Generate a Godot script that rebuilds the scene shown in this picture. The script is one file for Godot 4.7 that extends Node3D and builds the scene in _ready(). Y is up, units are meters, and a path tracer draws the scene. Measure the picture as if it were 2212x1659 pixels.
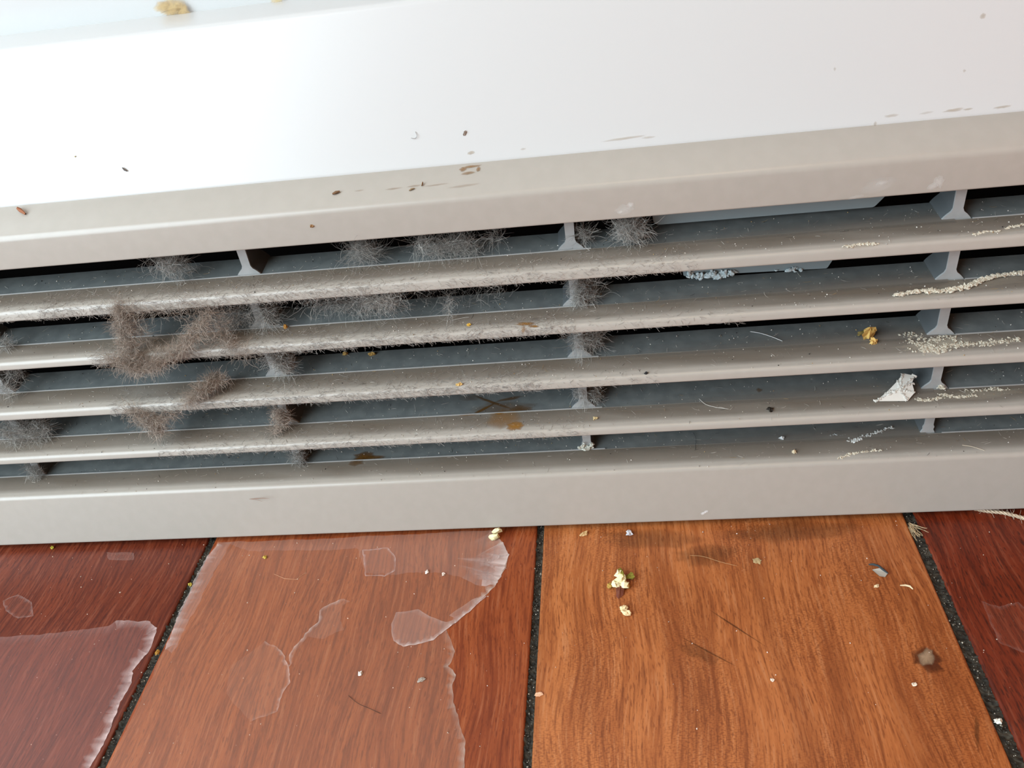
extends Node3D
# A dusty louvred base grille of a white appliance above a varnished plank floor. Shapes are worked out in millimetres; V() turns them into metres.

const TILT := 0.1405  # rise of every slat towards the back
const SPACING := 99.5
var slats := [
	{"back": Vector2(6.794, 77.053), "crease": Vector2(14.710, 75.940), "low": Vector2(15.174, 73.149)},
	{"back": Vector2(9.782, 62.761), "crease": Vector2(17.068, 61.737), "low": Vector2(17.449, 59.444)},
	{"back": Vector2(11.282, 47.987), "crease": Vector2(19.543, 46.825), "low": Vector2(19.952, 44.362)},
	{"back": Vector2(14.276, 33.500), "crease": Vector2(21.934, 32.424), "low": Vector2(22.285, 30.313)},
	{"back": Vector2(15.752, 20.132), "crease": Vector2(24.171, 18.949), "low": Vector2(26.985, 2.000)},
]
var rng := RandomNumberGenerator.new()
var rough := FastNoiseLite.new()
var mats := {}


# ------------------------------------------------------------------ shapes
class Geo:
	var v := PackedVector3Array()
	var n := PackedVector3Array()
	var c := PackedColorArray()
	var uv := PackedVector2Array()
	var idx := PackedInt32Array()

	func vert(p: Vector3, nn: Vector3, col := Color.WHITE, t := Vector2.ZERO) -> int:
		v.append(p * 0.001)
		n.append(nn)
		c.append(col)
		uv.append(t)
		return v.size() - 1

	func face(a: int, b: int, d: int) -> void:
		if (v[b] - v[a]).cross(v[d] - v[a]).dot(n[a] + n[b] + n[d]) > 0.0:
			idx.append_array(PackedInt32Array([a, d, b]))
		else:
			idx.append_array(PackedInt32Array([a, b, d]))

	func flat(a: Vector3, b: Vector3, d: Vector3, outward: Vector3, col := Color.WHITE) -> void:
		var nn := (b - a).cross(d - a).normalized()
		if nn.dot(outward) < 0.0:
			nn = -nn
		face(vert(a, nn, col), vert(b, nn, col), vert(d, nn, col))

	func mesh() -> ArrayMesh:
		var m := ArrayMesh.new()
		var a := []
		a.resize(Mesh.ARRAY_MAX)
		a[Mesh.ARRAY_VERTEX] = v
		a[Mesh.ARRAY_NORMAL] = n
		a[Mesh.ARRAY_COLOR] = c
		a[Mesh.ARRAY_TEX_UV] = uv
		a[Mesh.ARRAY_INDEX] = idx
		m.add_surface_from_arrays(Mesh.PRIMITIVE_TRIANGLES, a)
		return m


func V(x: float, y: float, z: float) -> Vector3:
	return Vector3(x, y, z)


func put(called: String, g: Geo, material: Material, parent: Node = self) -> MeshInstance3D:
	var o := MeshInstance3D.new()
	o.name = numbered(called, parent)
	o.mesh = g.mesh()
	o.material_override = material
	parent.add_child(o, true)
	return o


func numbered(called: String, parent: Node) -> String:
	if not parent.has_node(called):
		return called
	var k := 1
	while parent.has_node("%s_%03d" % [called, k]):
		k += 1
	return "%s_%03d" % [called, k]


func thing(called: String, label: String, category: String, group := "") -> Node3D:
	var o := Node3D.new()
	o.name = numbered(called, self)
	add_child(o, true)
	tag(o, label, category, group)
	return o


func tag(o: Node, label: String, category: String, group := "", kind := "") -> Node:
	o.set_meta("label", label)
	if category:
		o.set_meta("category", category)
	if group:
		o.set_meta("group", group)
	if kind:
		o.set_meta("kind", kind)
	return o


func gauss() -> float:
	return rng.randfn(0.0, 1.0)


func fillet(poly: Array, radii: Array, steps := 5) -> PackedVector2Array:
	var out := PackedVector2Array()
	for i in poly.size():
		var p: Vector2 = poly[i]
		var r: float = radii[i]
		if r <= 0.0:
			out.append(p)
			continue
		var a: Vector2 = (poly[i - 1] - p).normalized()
		var b: Vector2 = (poly[(i + 1) % poly.size()] - p).normalized()
		for k in steps + 1:
			var t := float(k) / steps
			out.append((p + a * r) * (1 - t) * (1 - t) + p * 2 * t * (1 - t) + (p + b * r) * t * t)
	return out


# A closed outline swept along an axis. For axis "x" the outline is (z, y), for "z" it is (x, y). shift moves the far end.
func sweep(g: Geo, outline: PackedVector2Array, axis: String, from: float, to: float, shift := Vector2.ZERO, smooth := 40.0) -> void:
	var o := outline.duplicate()
	if Geometry2D.is_polygon_clockwise(o):
		o.reverse()
	var m := o.size()
	var en := []
	for i in m:
		var e: Vector2 = (o[(i + 1) % m] - o[i]).normalized()
		en.append(Vector2(e.y, -e.x))
	# which way is outward
	var area := 0.0
	for i in m:
		area += o[i].cross(o[(i + 1) % m])
	var s := 1.0 if area > 0 else -1.0
	var limit := cos(deg_to_rad(smooth))
	for i in m:
		var j := (i + 1) % m
		var ni: Vector2 = en[i] * s
		var na := ni
		var nb := ni
		if en[i].dot(en[i - 1]) > limit:
			na = (ni + en[i - 1] * s).normalized()
		if en[i].dot(en[j]) > limit:
			nb = (ni + en[j] * s).normalized()
		var q := [g.vert(at(o[i], axis, from), dirn(na, axis)), g.vert(at(o[j], axis, from), dirn(nb, axis)), g.vert(at(o[j] + shift, axis, to), dirn(nb, axis)), g.vert(at(o[i] + shift, axis, to), dirn(na, axis))]
		g.face(q[0], q[1], q[2])
		g.face(q[0], q[2], q[3])
	var caps := Geometry2D.triangulate_polygon(o)
	for end in 2:
		var w: float = from if end == 0 else to
		var nn := Vector3.RIGHT if axis == "x" else Vector3.BACK
		nn *= signf(w - (to if end == 0 else from))
		var first := g.v.size()
		for p in o:
			g.vert(at(p + (shift if end else Vector2.ZERO), axis, w), nn)
		for k in range(0, caps.size(), 3):
			g.face(first + caps[k], first + caps[k + 1], first + caps[k + 2])


func at(p: Vector2, axis: String, w: float) -> Vector3:
	return Vector3(w, p.y, p.x) if axis == "x" else Vector3(p.x, p.y, w)


func dirn(p: Vector2, axis: String) -> Vector3:
	return Vector3(0, p.y, p.x) if axis == "x" else Vector3(p.x, p.y, 0)


func box(g: Geo, a: Vector3, b: Vector3) -> void:
	sweep(g, PackedVector2Array([Vector2(a.x, a.y), Vector2(b.x, a.y), Vector2(b.x, b.y), Vector2(a.x, b.y)]), "z", a.z, b.z)


func rounded_box(g: Geo, a: Vector3, b: Vector3, r: float) -> void:
	sweep(g, fillet([Vector2(a.x, a.y), Vector2(b.x, a.y), Vector2(b.x, b.y), Vector2(a.x, b.y)], [r, r, r, r], 3), "z", a.z, b.z)


# An irregular crumb: a ball of facets pushed in and out, squashed along «up».
func lump(g: Geo, where: Vector3, size: Vector3, turn: Basis, col: Color, ragged := 0.35, detail := 5) -> void:
	var off := Vector3(rng.randf() * 90, rng.randf() * 90, rng.randf() * 90)
	var rows := detail
	var cols := detail * 2
	var p := []
	for i in rows + 1:
		var row := []
		for j in cols:
			var th := PI * i / rows
			var ph := TAU * j / cols
			var d := Vector3(sin(th) * cos(ph), cos(th), sin(th) * sin(ph))
			var k := 1.0 + ragged * rough.get_noise_3dv(d * 60.0 + off) * 2.0 + ragged * 0.6 * rough.get_noise_3dv(d * 160.0 + off) * 2.0
			row.append(where + turn * (d * size * k))
		p.append(row)
	for i in rows:
		for j in cols:
			var j2 := (j + 1) % cols
			var mid: Vector3 = (p[i][j] + p[i + 1][j2]) * 0.5 - where
			var shade := col * rng.randf_range(0.88, 1.1)
			shade.a = 1.0
			if i > 0:
				g.flat(p[i][j], p[i][j2], p[i + 1][j2], mid, shade)
			if i < rows - 1:
				g.flat(p[i][j], p[i + 1][j2], p[i + 1][j], mid, shade)


func speck(g: Geo, p: Vector3, r: float, col: Color) -> void:
	var b := Basis.from_euler(Vector3(rng.randf() * TAU, rng.randf() * TAU, rng.randf() * TAU))
	var q := []
	for d in [Vector3.RIGHT, Vector3.UP, Vector3.BACK, Vector3.LEFT, Vector3.DOWN, Vector3.FORWARD]:
		q.append(p + b * (d * r * rng.randf_range(0.5, 1.3)))
	for f in [[0, 1, 2], [1, 3, 2], [3, 4, 2], [4, 0, 2], [1, 0, 5], [3, 1, 5], [4, 3, 5], [0, 4, 5]]:
		g.flat(q[f[0]], q[f[1]], q[f[2]], (q[f[0]] + q[f[1]] + q[f[2]]) / 3.0 - p, col)


# One strand: a thin three-sided tube along the points.
func strand(g: Geo, pts: Array, r: float, col: Color) -> void:
	var last := -1
	var count := pts.size()
	for i in count:
		var d: Vector3 = (pts[mini(i + 1, count - 1)] - pts[maxi(i - 1, 0)]).normalized()
		var a := d.cross(Vector3(0.31, 0.83, 0.46)).normalized()
		var b := d.cross(a)
		var rr := r * (0.55 if i == 0 or i == count - 1 else 1.0)
		var first := g.v.size()
		for k in 3:
			var w := a * cos(TAU * k / 3) + b * sin(TAU * k / 3)
			g.vert(pts[i] + w * rr, w, col)
		if last >= 0:
			for k in 3:
				var k2 := (k + 1) % 3
				g.idx.append_array(PackedInt32Array([last + k, first + k, first + k2, last + k, first + k2, last + k2]))
		last = first


func curl(from: Vector3, dir: Vector3, length: float, steps: int, wild: float, pull := Vector3.ZERO) -> Array:
	var out := [from]
	var d := dir.normalized()
	var turn := Vector3(gauss(), gauss(), gauss()) * wild
	var p := from
	for i in steps:
		turn += Vector3(gauss(), gauss(), gauss()) * wild * 0.6
		d = (d + turn * 0.35 + pull).normalized()
		p += d * length / steps
		out.append(p)
	return out


func along(line: Array, t: float) -> Vector3:
	var f := t * (line.size() - 1)
	var i := mini(int(f), line.size() - 2)
	return line[i].lerp(line[i + 1], f - i)


# A tuft of lint: strands scattered round a few core lines.
func lint(g: Geo, cores: Array, radius: float, count: int, length: float, tone: Color, wild := 0.55, flatten := 1.0, r := 0.045) -> void:
	for i in int(count * 2.4):
		var line: Array = cores[rng.randi() % cores.size()]
		var t := rng.randf()
		var core := along(line, t)
		var tang := (along(line, minf(t + 0.05, 1.0)) - along(line, maxf(t - 0.05, 0.0))).normalized()
		var lean := Vector3(gauss(), gauss(), gauss() * flatten) * radius * 0.55
		var d := (tang * rng.randf_range(-1.0, 1.0) + Vector3(gauss(), gauss(), gauss() * flatten) * 0.75)
		var k := rng.randf_range(0.55, 1.25)
		if rng.randf() < 0.12:
			k *= 1.5
		strand(g, curl(core + lean, d, length * rng.randf_range(0.3, 1.1), 9, wild * 1.35, -lean * 0.03), r * rng.randf_range(0.35, 0.75), Color(tone.r * k, tone.g * k, tone.b * k))


# A thin film lying on a plane: an outline with a ragged rim; the rim is a strip of its own opacity.
func film(outline: Array, up: Vector3, col: Color, inside: float, rim: float, rim_width: float, ragged := 0.25, rims := []) -> Geo:
	var n := up.normalized()
	var u := n.cross(Vector3(0, 0, 1) if absf(n.z) < 0.9 else Vector3(0, 1, 0)).normalized()
	var w := n.cross(u)
	var o: Vector3 = outline[0]
	var p := PackedVector2Array()
	var edge := PackedFloat32Array()
	for i in outline.size():
		var a: Vector3 = outline[i]
		var b: Vector3 = outline[(i + 1) % outline.size()]
		var steps := maxi(1, int(a.distance_to(b) / 0.7))
		for k in steps:
			var q := a.lerp(b, float(k) / steps) - o
			q += Vector3(rough.get_noise_3dv(q * 6.0), 0, rough.get_noise_3dv(q * 6.0 + Vector3(50, 0, 0))) * ragged * 2.0 + Vector3(rough.get_noise_3dv(q * 40.0), 0, rough.get_noise_3dv(q * 40.0 + Vector3(50, 0, 0))) * ragged
			p.append(Vector2(q.dot(u), q.dot(w)))
			edge.append(rim * (rims[i] if rims else 1.0))
	if Geometry2D.is_polygon_clockwise(p):
		p.reverse()
		edge.reverse()
	var g := Geo.new()
	var inner := Color(col, inside)
	var tri := Geometry2D.triangulate_polygon(p)
	for q in p:
		g.vert(o + u * q.x + w * q.y, n, inner)
	for k in range(0, tri.size(), 3):
		g.face(tri[k], tri[k + 1], tri[k + 2])
	var m := p.size()
	for i in m:
		edge[i] = clampf(edge[i] * (1.0 + 1.1 * rough.get_noise_2d(p[i].x * 30.0, p[i].y * 30.0)), 0.0, 1.0)
	for i in m:
		var j := (i + 1) % m
		if edge[i] + edge[j] < 0.02:
			continue
		var q := []
		for k in [i, j]:
			var t := (p[(k + 1) % m] - p[k - 1]).normalized()
			var inward := Vector2(-t.y, t.x)
			var wide := rim_width * (0.6 + 0.8 * absf(rough.get_noise_2d(p[k].x * 50.0 + 9.0, p[k].y * 50.0)) * 2.0)
			var mid := p[k] + inward * wide * 0.35
			var far := p[k] + inward * wide
			for e in [[p[k], edge[k]], [mid, edge[k] * 0.55], [far, 0.0]]:
				q.append(g.vert(o + u * e[0].x + w * e[0].y + n * 0.03, n, Color(col.lightened(0.3), e[1])))
		for k in 2:
			g.face(q[k], q[k + 1], q[k + 4])
			g.face(q[k], q[k + 4], q[k + 3])
	return g


# A soft-edged stain on a plane.
func blotch(g: Geo, where: Vector3, up: Vector3, size: Vector2, angle: float, col: Color, strength: float) -> void:
	var n := up.normalized()
	var u := Vector3(1, 0, 0).slide(n).normalized()
	var w := n.cross(u)
	var a := u * cos(angle) + w * sin(angle)
	var b := n.cross(a)
	var mid := g.vert(where, n, Color(col, strength))
	var rings := []
	var off := rng.randf() * 100.0
	for k in 3:
		var ring := []
		for i in 18:
			var ph := TAU * i / 18
			var r := 1.0 + 0.5 * rough.get_noise_2d(cos(ph) * 70.0 + off, sin(ph) * 70.0 + off)
			r *= [0.45, 0.8, 1.05][k]
			ring.append(g.vert(where + a * cos(ph) * size.x * r + b * sin(ph) * size.y * r, n, Color(col, strength * [0.9, 0.6, 0.0][k] * rng.randf_range(0.8, 1.1))))
		rings.append(ring)
	for i in 18:
		var j := (i + 1) % 18
		g.face(mid, rings[0][i], rings[0][j])
		for k in 2:
			g.face(rings[k][i], rings[k + 1][i], rings[k + 1][j])
			g.face(rings[k][i], rings[k + 1][j], rings[k][j])


# ------------------------------------------------------------------ materials
func plain(col: Color, roughness := 0.5, specular := 0.5) -> StandardMaterial3D:
	var m := StandardMaterial3D.new()
	m.albedo_color = col
	m.roughness = roughness
	m.metallic_specular = specular
	return m


func tinted(roughness := 0.8, clear := false) -> StandardMaterial3D:
	var m := plain(Color.WHITE, roughness, 0.3)
	m.vertex_color_use_as_albedo = true
	if clear:
		m.transparency = BaseMaterial3D.TRANSPARENCY_ALPHA
	return m


func grained(base: Color, other: Color, freq: float, roughness: float, scale: float, relief := 0.0) -> StandardMaterial3D:
	var m := plain(Color.WHITE, roughness)
	var nz := FastNoiseLite.new()
	nz.seed = 11
	nz.frequency = freq
	nz.fractal_octaves = 5
	var t := NoiseTexture2D.new()
	t.width = 512
	t.height = 512
	t.seamless = true
	t.noise = nz
	var ramp := Gradient.new()
	ramp.set_color(0, base)
	ramp.set_color(1, other)
	ramp.set_offset(0, 0.25)
	ramp.set_offset(1, 0.8)
	t.color_ramp = ramp
	m.albedo_texture = t
	m.uv1_triplanar = true
	m.uv1_world_triplanar = true
	m.uv1_scale = Vector3.ONE * scale
	if relief > 0.0:
		var h := NoiseTexture2D.new()
		h.width = 512
		h.height = 512
		h.seamless = true
		h.noise = nz
		m.heightmap_enabled = true
		m.heightmap_texture = h
		m.heightmap_scale = relief
	return m


# Varnished wood of one plank, u across 97 mm, v along 180 mm.
func wood(which: int) -> StandardMaterial3D:
	var w := 800
	var h := 1480
	var pal: Array = [
		[Color(0.385, 0.16, 0.09), Color(0.455, 0.205, 0.12), Color(0.23, 0.075, 0.045), 0.5, 0.0],
		[Color(0.52, 0.245, 0.125), Color(0.61, 0.315, 0.165), Color(0.36, 0.14, 0.065), 0.45, 0.1],
		[Color(0.62, 0.35, 0.18), Color(0.715, 0.435, 0.24), Color(0.41, 0.20, 0.09), 0.5, 1.0],
		[Color(0.37, 0.125, 0.05), Color(0.44, 0.165, 0.075), Color(0.18, 0.05, 0.022), 0.6, 0.0],
	][which]
	var nz := FastNoiseLite.new()
	nz.seed = 40 + which
	nz.noise_type = FastNoiseLite.TYPE_SIMPLEX
	nz.fractal_type = FastNoiseLite.FRACTAL_NONE
	nz.frequency = 1.0
	var data := PackedByteArray()
	data.resize(w * h * 3)
	var k := 0
	var c0: Color = pal[0]
	var c1: Color = pal[1]
	var c2: Color = pal[2]
	var pores: float = pal[3]
	var figure: float = pal[4]
	for j in h:
		var y := j * 180.0 / h
		for i in w:
			var x := i * 97.0 / w
			var bend := x + 1.2 * nz.get_noise_2d(x * 0.03, y * 0.02)
			var s := nz.get_noise_2d(bend * 0.16, y * 0.011) * 0.6 + nz.get_noise_2d(bend * 0.9 + 70.0, y * 0.03) * 0.4
			var fine := nz.get_noise_2d(bend * 3.0, y * 0.13 + 30.0) * 0.6 + nz.get_noise_2d(bend * 5.5, y * 0.4 + 90.0) * 0.6
			var col := c0.lerp(c1, clampf(0.5 + s * 0.8 + fine * 0.42, 0.0, 1.0))
			var streak := nz.get_noise_2d(bend * 0.8 + 140.0, y * 0.045 + 60.0)
			if streak > 0.45:
				col = col.lerp(c2, (streak - 0.45) * 0.9)
			elif streak < -0.55:
				col = col.lerp(c1.lightened(0.12), (-0.55 - streak) * 1.6)
			var pore := nz.get_noise_2d(bend * 1.7 + 300.0, y * 0.21)
			var density := 0.68 - 0.10 * nz.get_noise_2d(x * 0.05 + 20.0, y * 0.03 + 8.0)
			if pore > density:
				col = col.lerp(c2, clampf((pore - density) * 6.0, 0.0, 1.0) * pores)
			if figure > 0.05:
				var wave := nz.get_noise_2d(x * 0.9 + y * 0.25 + 11.0, y * 2.3 + nz.get_noise_2d(x * 0.2, y * 0.1) * 0.7)
				var where := clampf(0.45 + 0.9 * nz.get_noise_2d(x * 0.035 + 4.0, y * 0.02), 0.0, 1.0)
				col = col.lerp(c2, clampf(wave * 0.9, 0.0, 1.0) * where * 0.62 * figure)
				var band := clampf(nz.get_noise_2d(bend * 0.075 + 55.0, y * 0.014 + 3.0) * 1.6 - 0.15, 0.0, 1.0)
				col = col.lerp(c2, band * 0.2 * figure)
			data[k] = int(clampf(col.r, 0.0, 1.0) * 255.0)
			data[k + 1] = int(clampf(col.g, 0.0, 1.0) * 255.0)
			data[k + 2] = int(clampf(col.b, 0.0, 1.0) * 255.0)
			k += 3
	var m := plain(Color.WHITE, 0.42, 0.45)
	m.albedo_texture = ImageTexture.create_from_image(Image.create_from_data(w, h, false, Image.FORMAT_RGB8, data))
	return m


# ------------------------------------------------------------------ the scene
func _ready() -> void:
	rng.seed = 7
	rough.seed = 3
	rough.frequency = 0.02
	rough.fractal_octaves = 3

	var cam := Camera3D.new()
	cam.name = "camera"
	cam.transform = Transform3D(Basis(Vector3(0.989905, -0.123022, -0.070389), Vector3(0.057942, 0.804476, -0.591152), Vector3(0.129351, 0.581106, 0.803483)), Vector3(0.0000, 0.1700, 0.1900))
	cam.fov = 49.9721
	cam.near = 0.01
	cam.far = 20.0
	add_child(cam)
	cam.current = true

	var env := Environment.new()
	env.background_mode = Environment.BG_SKY
	var sky := Sky.new()
	var air := ProceduralSkyMaterial.new()
	air.sky_top_color = Color(0.45, 0.62, 0.85)
	air.sky_horizon_color = Color(0.82, 0.88, 0.95)
	air.ground_horizon_color = Color(0.6, 0.6, 0.58)
	air.ground_bottom_color = Color(0.35, 0.34, 0.32)
	air.sky_energy_multiplier = 1.2
	sky.sky_material = air
	env.sky = sky
	env.tonemap_mode = Environment.TONE_MAPPER_LINEAR
	env.tonemap_exposure = 0.565
	env.sdfgi_enabled = true
	env.ssao_enabled = true
	env.ssil_enabled = true
	var world := WorldEnvironment.new()
	world.name = "world"
	world.environment = env
	add_child(world)

	# daylight that comes in through the low window on the left
	var day := AreaLight3D.new()
	day.name = "window_daylight"
	day.area_size = Vector2(0.8, 0.8)
	day.light_energy = 3.1
	day.light_color = Color(0.90, 0.965, 1.0)
	day.area_range = 8.0
	day.area_attenuation = 2.0
	day.shadow_enabled = true
	add_child(day)
	day.look_at_from_position(Vector3(-0.60, 0.46, 0.50), Vector3(0.0, 0.26, 0.20))
	# the ceiling lamp's own light
	var top := AreaLight3D.new()
	top.name = "ceiling_panel_light"
	top.area_size = Vector2(0.9, 0.9)
	top.light_energy = 1.8
	top.light_color = Color(1.0, 0.88, 0.70)
	top.area_range = 8.0
	top.area_attenuation = 2.0
	top.shadow_enabled = true
	add_child(top)
	top.look_at_from_position(Vector3(0.40, 2.32, 0.95), Vector3(0.40, 0.0, 0.95), Vector3(0, 0, 1))

	make_materials()
	room()
	floor_boards()
	appliance()
	grille()
	bracket()
	lint_tufts()
	residue()
	crumbs()
	specks()


func make_materials() -> void:
	mats.taupe = grained(Color(0.662, 0.64, 0.606), Color(0.674, 0.652, 0.618), 0.03, 0.3, 14.0)
	mats.blade = grained(Color(0.41, 0.43, 0.43), Color(0.46, 0.48, 0.475), 0.03, 0.5, 14.0)  # rear of the slat tops, shade from the slat above put into the colour
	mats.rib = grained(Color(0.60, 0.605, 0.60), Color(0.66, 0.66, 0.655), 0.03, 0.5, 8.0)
	mats.side = plain(Color(0.35, 0.365, 0.37), 0.5)  # dividers' shaded sides, darkened by colour against their lighter fronts
	mats.void = plain(Color(0.06, 0.06, 0.06), 0.9, 0.1)  # darkness of the cavity put into a near-black colour
	mats.white = plain(Color(0.785, 0.79, 0.787), 0.28, 0.5)
	mats.bracket = plain(Color(0.49, 0.54, 0.555), 0.45)
	mats.film = tinted(0.45, true)
	mats.dull_film = tinted(0.9, true)
	mats.fluff = tinted(0.95)
	mats.crumb = tinted(0.7)
	mats.crumb.backlight_enabled = true
	mats.crumb.backlight = Color(0.2, 0.2, 0.2)
	mats.filler = grained(Color(0.10, 0.092, 0.07), Color(0.30, 0.275, 0.23), 0.09, 0.8, 9.0)
	mats.wall = plain(Color(0.87, 0.86, 0.83), 0.9, 0.2)
	mats.added_cabinet = grained(Color(0.62, 0.33, 0.13), Color(0.74, 0.44, 0.2), 0.02, 0.5, 3.0)


func mark(called: String, parent: Node, material: Material, where: Vector3, up: Vector3, size: Vector2, angle: float, col: Color, strength: float) -> void:
	var g := Geo.new()
	blotch(g, where, up, size, angle, col, strength)
	put(called, g, material, parent)


func structure(called: String, g: Geo, m: Material, label: String, category: String) -> MeshInstance3D:
	var o := put(called, g, m)
	tag(o, label, category, "", "structure")
	return o


func room() -> void:
	var g := Geo.new()
	box(g, V(-1000, -60, -650), V(1700, 2500, -750))
	structure("wall_back", g, mats.wall, "plain pale wall behind the white appliance", "wall")
	g = Geo.new()
	box(g, V(1600, -60, -650), V(1700, 2500, 2300))
	structure("wall_right", g, mats.wall, "plain pale wall beyond the added wooden block", "wall")
	g = Geo.new()
	box(g, V(-1000, -60, 2200), V(1700, 2500, 2300))
	structure("wall_front", g, mats.wall, "plain pale wall facing the white appliance", "wall")
	g = Geo.new()
	box(g, V(-740, -60, -650), V(-640, 40, 2200))
	box(g, V(-740, 910, -650), V(-640, 2500, 2200))
	box(g, V(-740, 40, -650), V(-640, 910, 60))
	box(g, V(-740, 40, 960), V(-640, 910, 2200))
	structure("wall_left", g, mats.wall, "plain pale wall with the low window opening", "wall")
	g = Geo.new()
	box(g, V(-1000, 2400, -650), V(1700, 2500, 2300))
	structure("ceiling", g, mats.wall, "plain pale ceiling that carries the lamp panel", "ceiling")
	g = Geo.new()
	for e in [[40, 70, 60, 960], [880, 910, 60, 960], [70, 880, 60, 90], [70, 880, 930, 960]]:
		box(g, V(-710, e[0], e[2]), V(-670, e[1], e[3]))
	var win := structure("window_1", g, mats.white, "white framed low window in the left wall", "window")
	g = Geo.new()
	box(g, V(-692, 70, 90), V(-688, 880, 930))
	var glass := plain(Color(0.95, 0.98, 1.0, 0.08), 0.05)
	glass.transparency = BaseMaterial3D.TRANSPARENCY_ALPHA
	put("pane", g, glass, win)
	var lamp := thing("ceiling_lamp", "square glowing ceiling lamp panel above the floor", "lamp")
	g = Geo.new()
	box(g, V(-65, 2365, 485), V(865, 2400, 1415))
	put("housing", g, mats.white, lamp)
	g = Geo.new()
	box(g, V(-50, 2352, 500), V(850, 2366, 1400))
	var glow := plain(Color(0.9, 0.88, 0.84), 0.6)
	glow.emission_enabled = true
	glow.emission = Color(1.0, 0.95, 0.88)
	glow.emission_energy_multiplier = 1.0
	put("diffuser", g, glow, lamp)
	var cab := thing("added_cabinet", "unseen orange wooden block added right of the white appliance to shade and tint it", "added_cabinet")  # off-view block added to cast shade and warm bounce on the grille
	g = Geo.new()
	rounded_box(g, V(143, 2, -600), V(750, 800, 230), 2.0)
	put("body", g, mats.added_cabinet, cab)


func floor_boards() -> void:
	var ground := Node3D.new()
	ground.name = "floor"
	add_child(ground)
	tag(ground, "floor of wide varnished red and orange wooden planks with dark joints", "floor", "", "structure")
	var g := Geo.new()
	box(g, V(-1000, -60, -650), V(1700, -14, 2300))
	put("subfloor", g, mats.filler, ground)
	var skins := []
	for i in 4:
		skins.append(wood(i))
	var joints := [-124.0 - 8 * SPACING, -124.0 - 7 * SPACING, -124.0 - 6 * SPACING, -124.0 - 5 * SPACING, -124.0 - 4 * SPACING, -124.0 - 3 * SPACING, -124.0 - 2 * SPACING, -124.0 - SPACING, -123.7, -24.6, 74.9, 174.4]
	for k in range(1, 15):
		joints.append(174.4 + k * SPACING)
	var half := [1.0, 0.95, 1.35]
	for i in joints.size() - 1:
		var a: float = joints[i] + (half[clampi(i - 8, 0, 2)] if i >= 8 and i < 11 else 1.0)
		var b: float = joints[i + 1] - (half[clampi(i - 7, 0, 2)] if i >= 7 and i < 10 else 1.0)
		var seen := i >= 7 and i <= 10
		var kind: int = i - 7 if seen else [1, 2, 0, 3, 2][i % 5]
		var ends: Array = [[-640, 440], [443, 1500], [1503, 2195]] if seen else [[-640, 900 + 37 * (i % 7)], [903 + 37 * (i % 7), 2195]]
		for e in ends:
			var pg := Geo.new()
			sweep(pg, fillet([Vector2(a, -13), Vector2(b, -13), Vector2(b, 0), Vector2(a, 0)], [0, 0, 0.7, 0.7], 3), "z", e[0], e[1])
			for q in pg.v.size():
				var p := pg.v[q] * 1000.0
				pg.uv[q] = Vector2((p.x - a) / (b - a), (p.z + 10.0) / 180.0)
			var board := put("plank", pg, skins[kind], ground)
			if seen and e[0] < 0:
				wear(board, i - 7)
	for i in joints.size():
		var pg := Geo.new()
		var wide: float = half[i - 8] if i >= 8 and i < 11 else 1.0
		if i >= 8 and i < 11:
			var rows := 420
			var first := pg.v.size()
			for r in rows + 1:
				var z := -20.0 + r * 0.4
				for q in 7:
					var x: float = joints[i] + (q / 3.0 - 1.0) * wide * 1.15
					var y := -0.75 + 0.55 * rough.get_noise_2d(x * 34.0, z * 34.0) + 0.35 * rough.get_noise_2d(x * 110.0, z * 110.0) - 0.25 * cos((q - 3) * 0.9)
					pg.vert(Vector3(x, y, z), Vector3(rough.get_noise_2d(x * 80.0, z * 80.0) * 1.4, 1, rough.get_noise_2d(x * 80.0 + 400.0, z * 80.0) * 1.4).normalized())
			for r in rows:
				for q in 6:
					var s := first + r * 7 + q
					pg.face(s, s + 1, s + 8)
					pg.face(s, s + 8, s + 7)
			for q in 260:
				var t := rng.randf()
				speck(pg, Vector3(joints[i] + gauss() * wide * 0.45, -0.45, -10 + 150 * t), rng.randf_range(0.1, 0.28), Color.WHITE)
		else:
			box(pg, V(joints[i] - wide - 0.2, -12, -640), V(joints[i] + wide + 0.2, -0.8, 2195))
		put("joint_filler", pg, mats.filler, ground)


func flake(board: Node3D, outline: Array, inside: float, rim: float, width: float, col := Color(0.60, 0.36, 0.31), ragged := 0.25, rims := []) -> void:
	var o := put("varnish_flake", film(outline, Vector3.UP, col, inside, rim, width, ragged, rims), mats.film, board)
	o.position.y = 0.00004 + 0.00003 * board.get_child_count()


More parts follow.
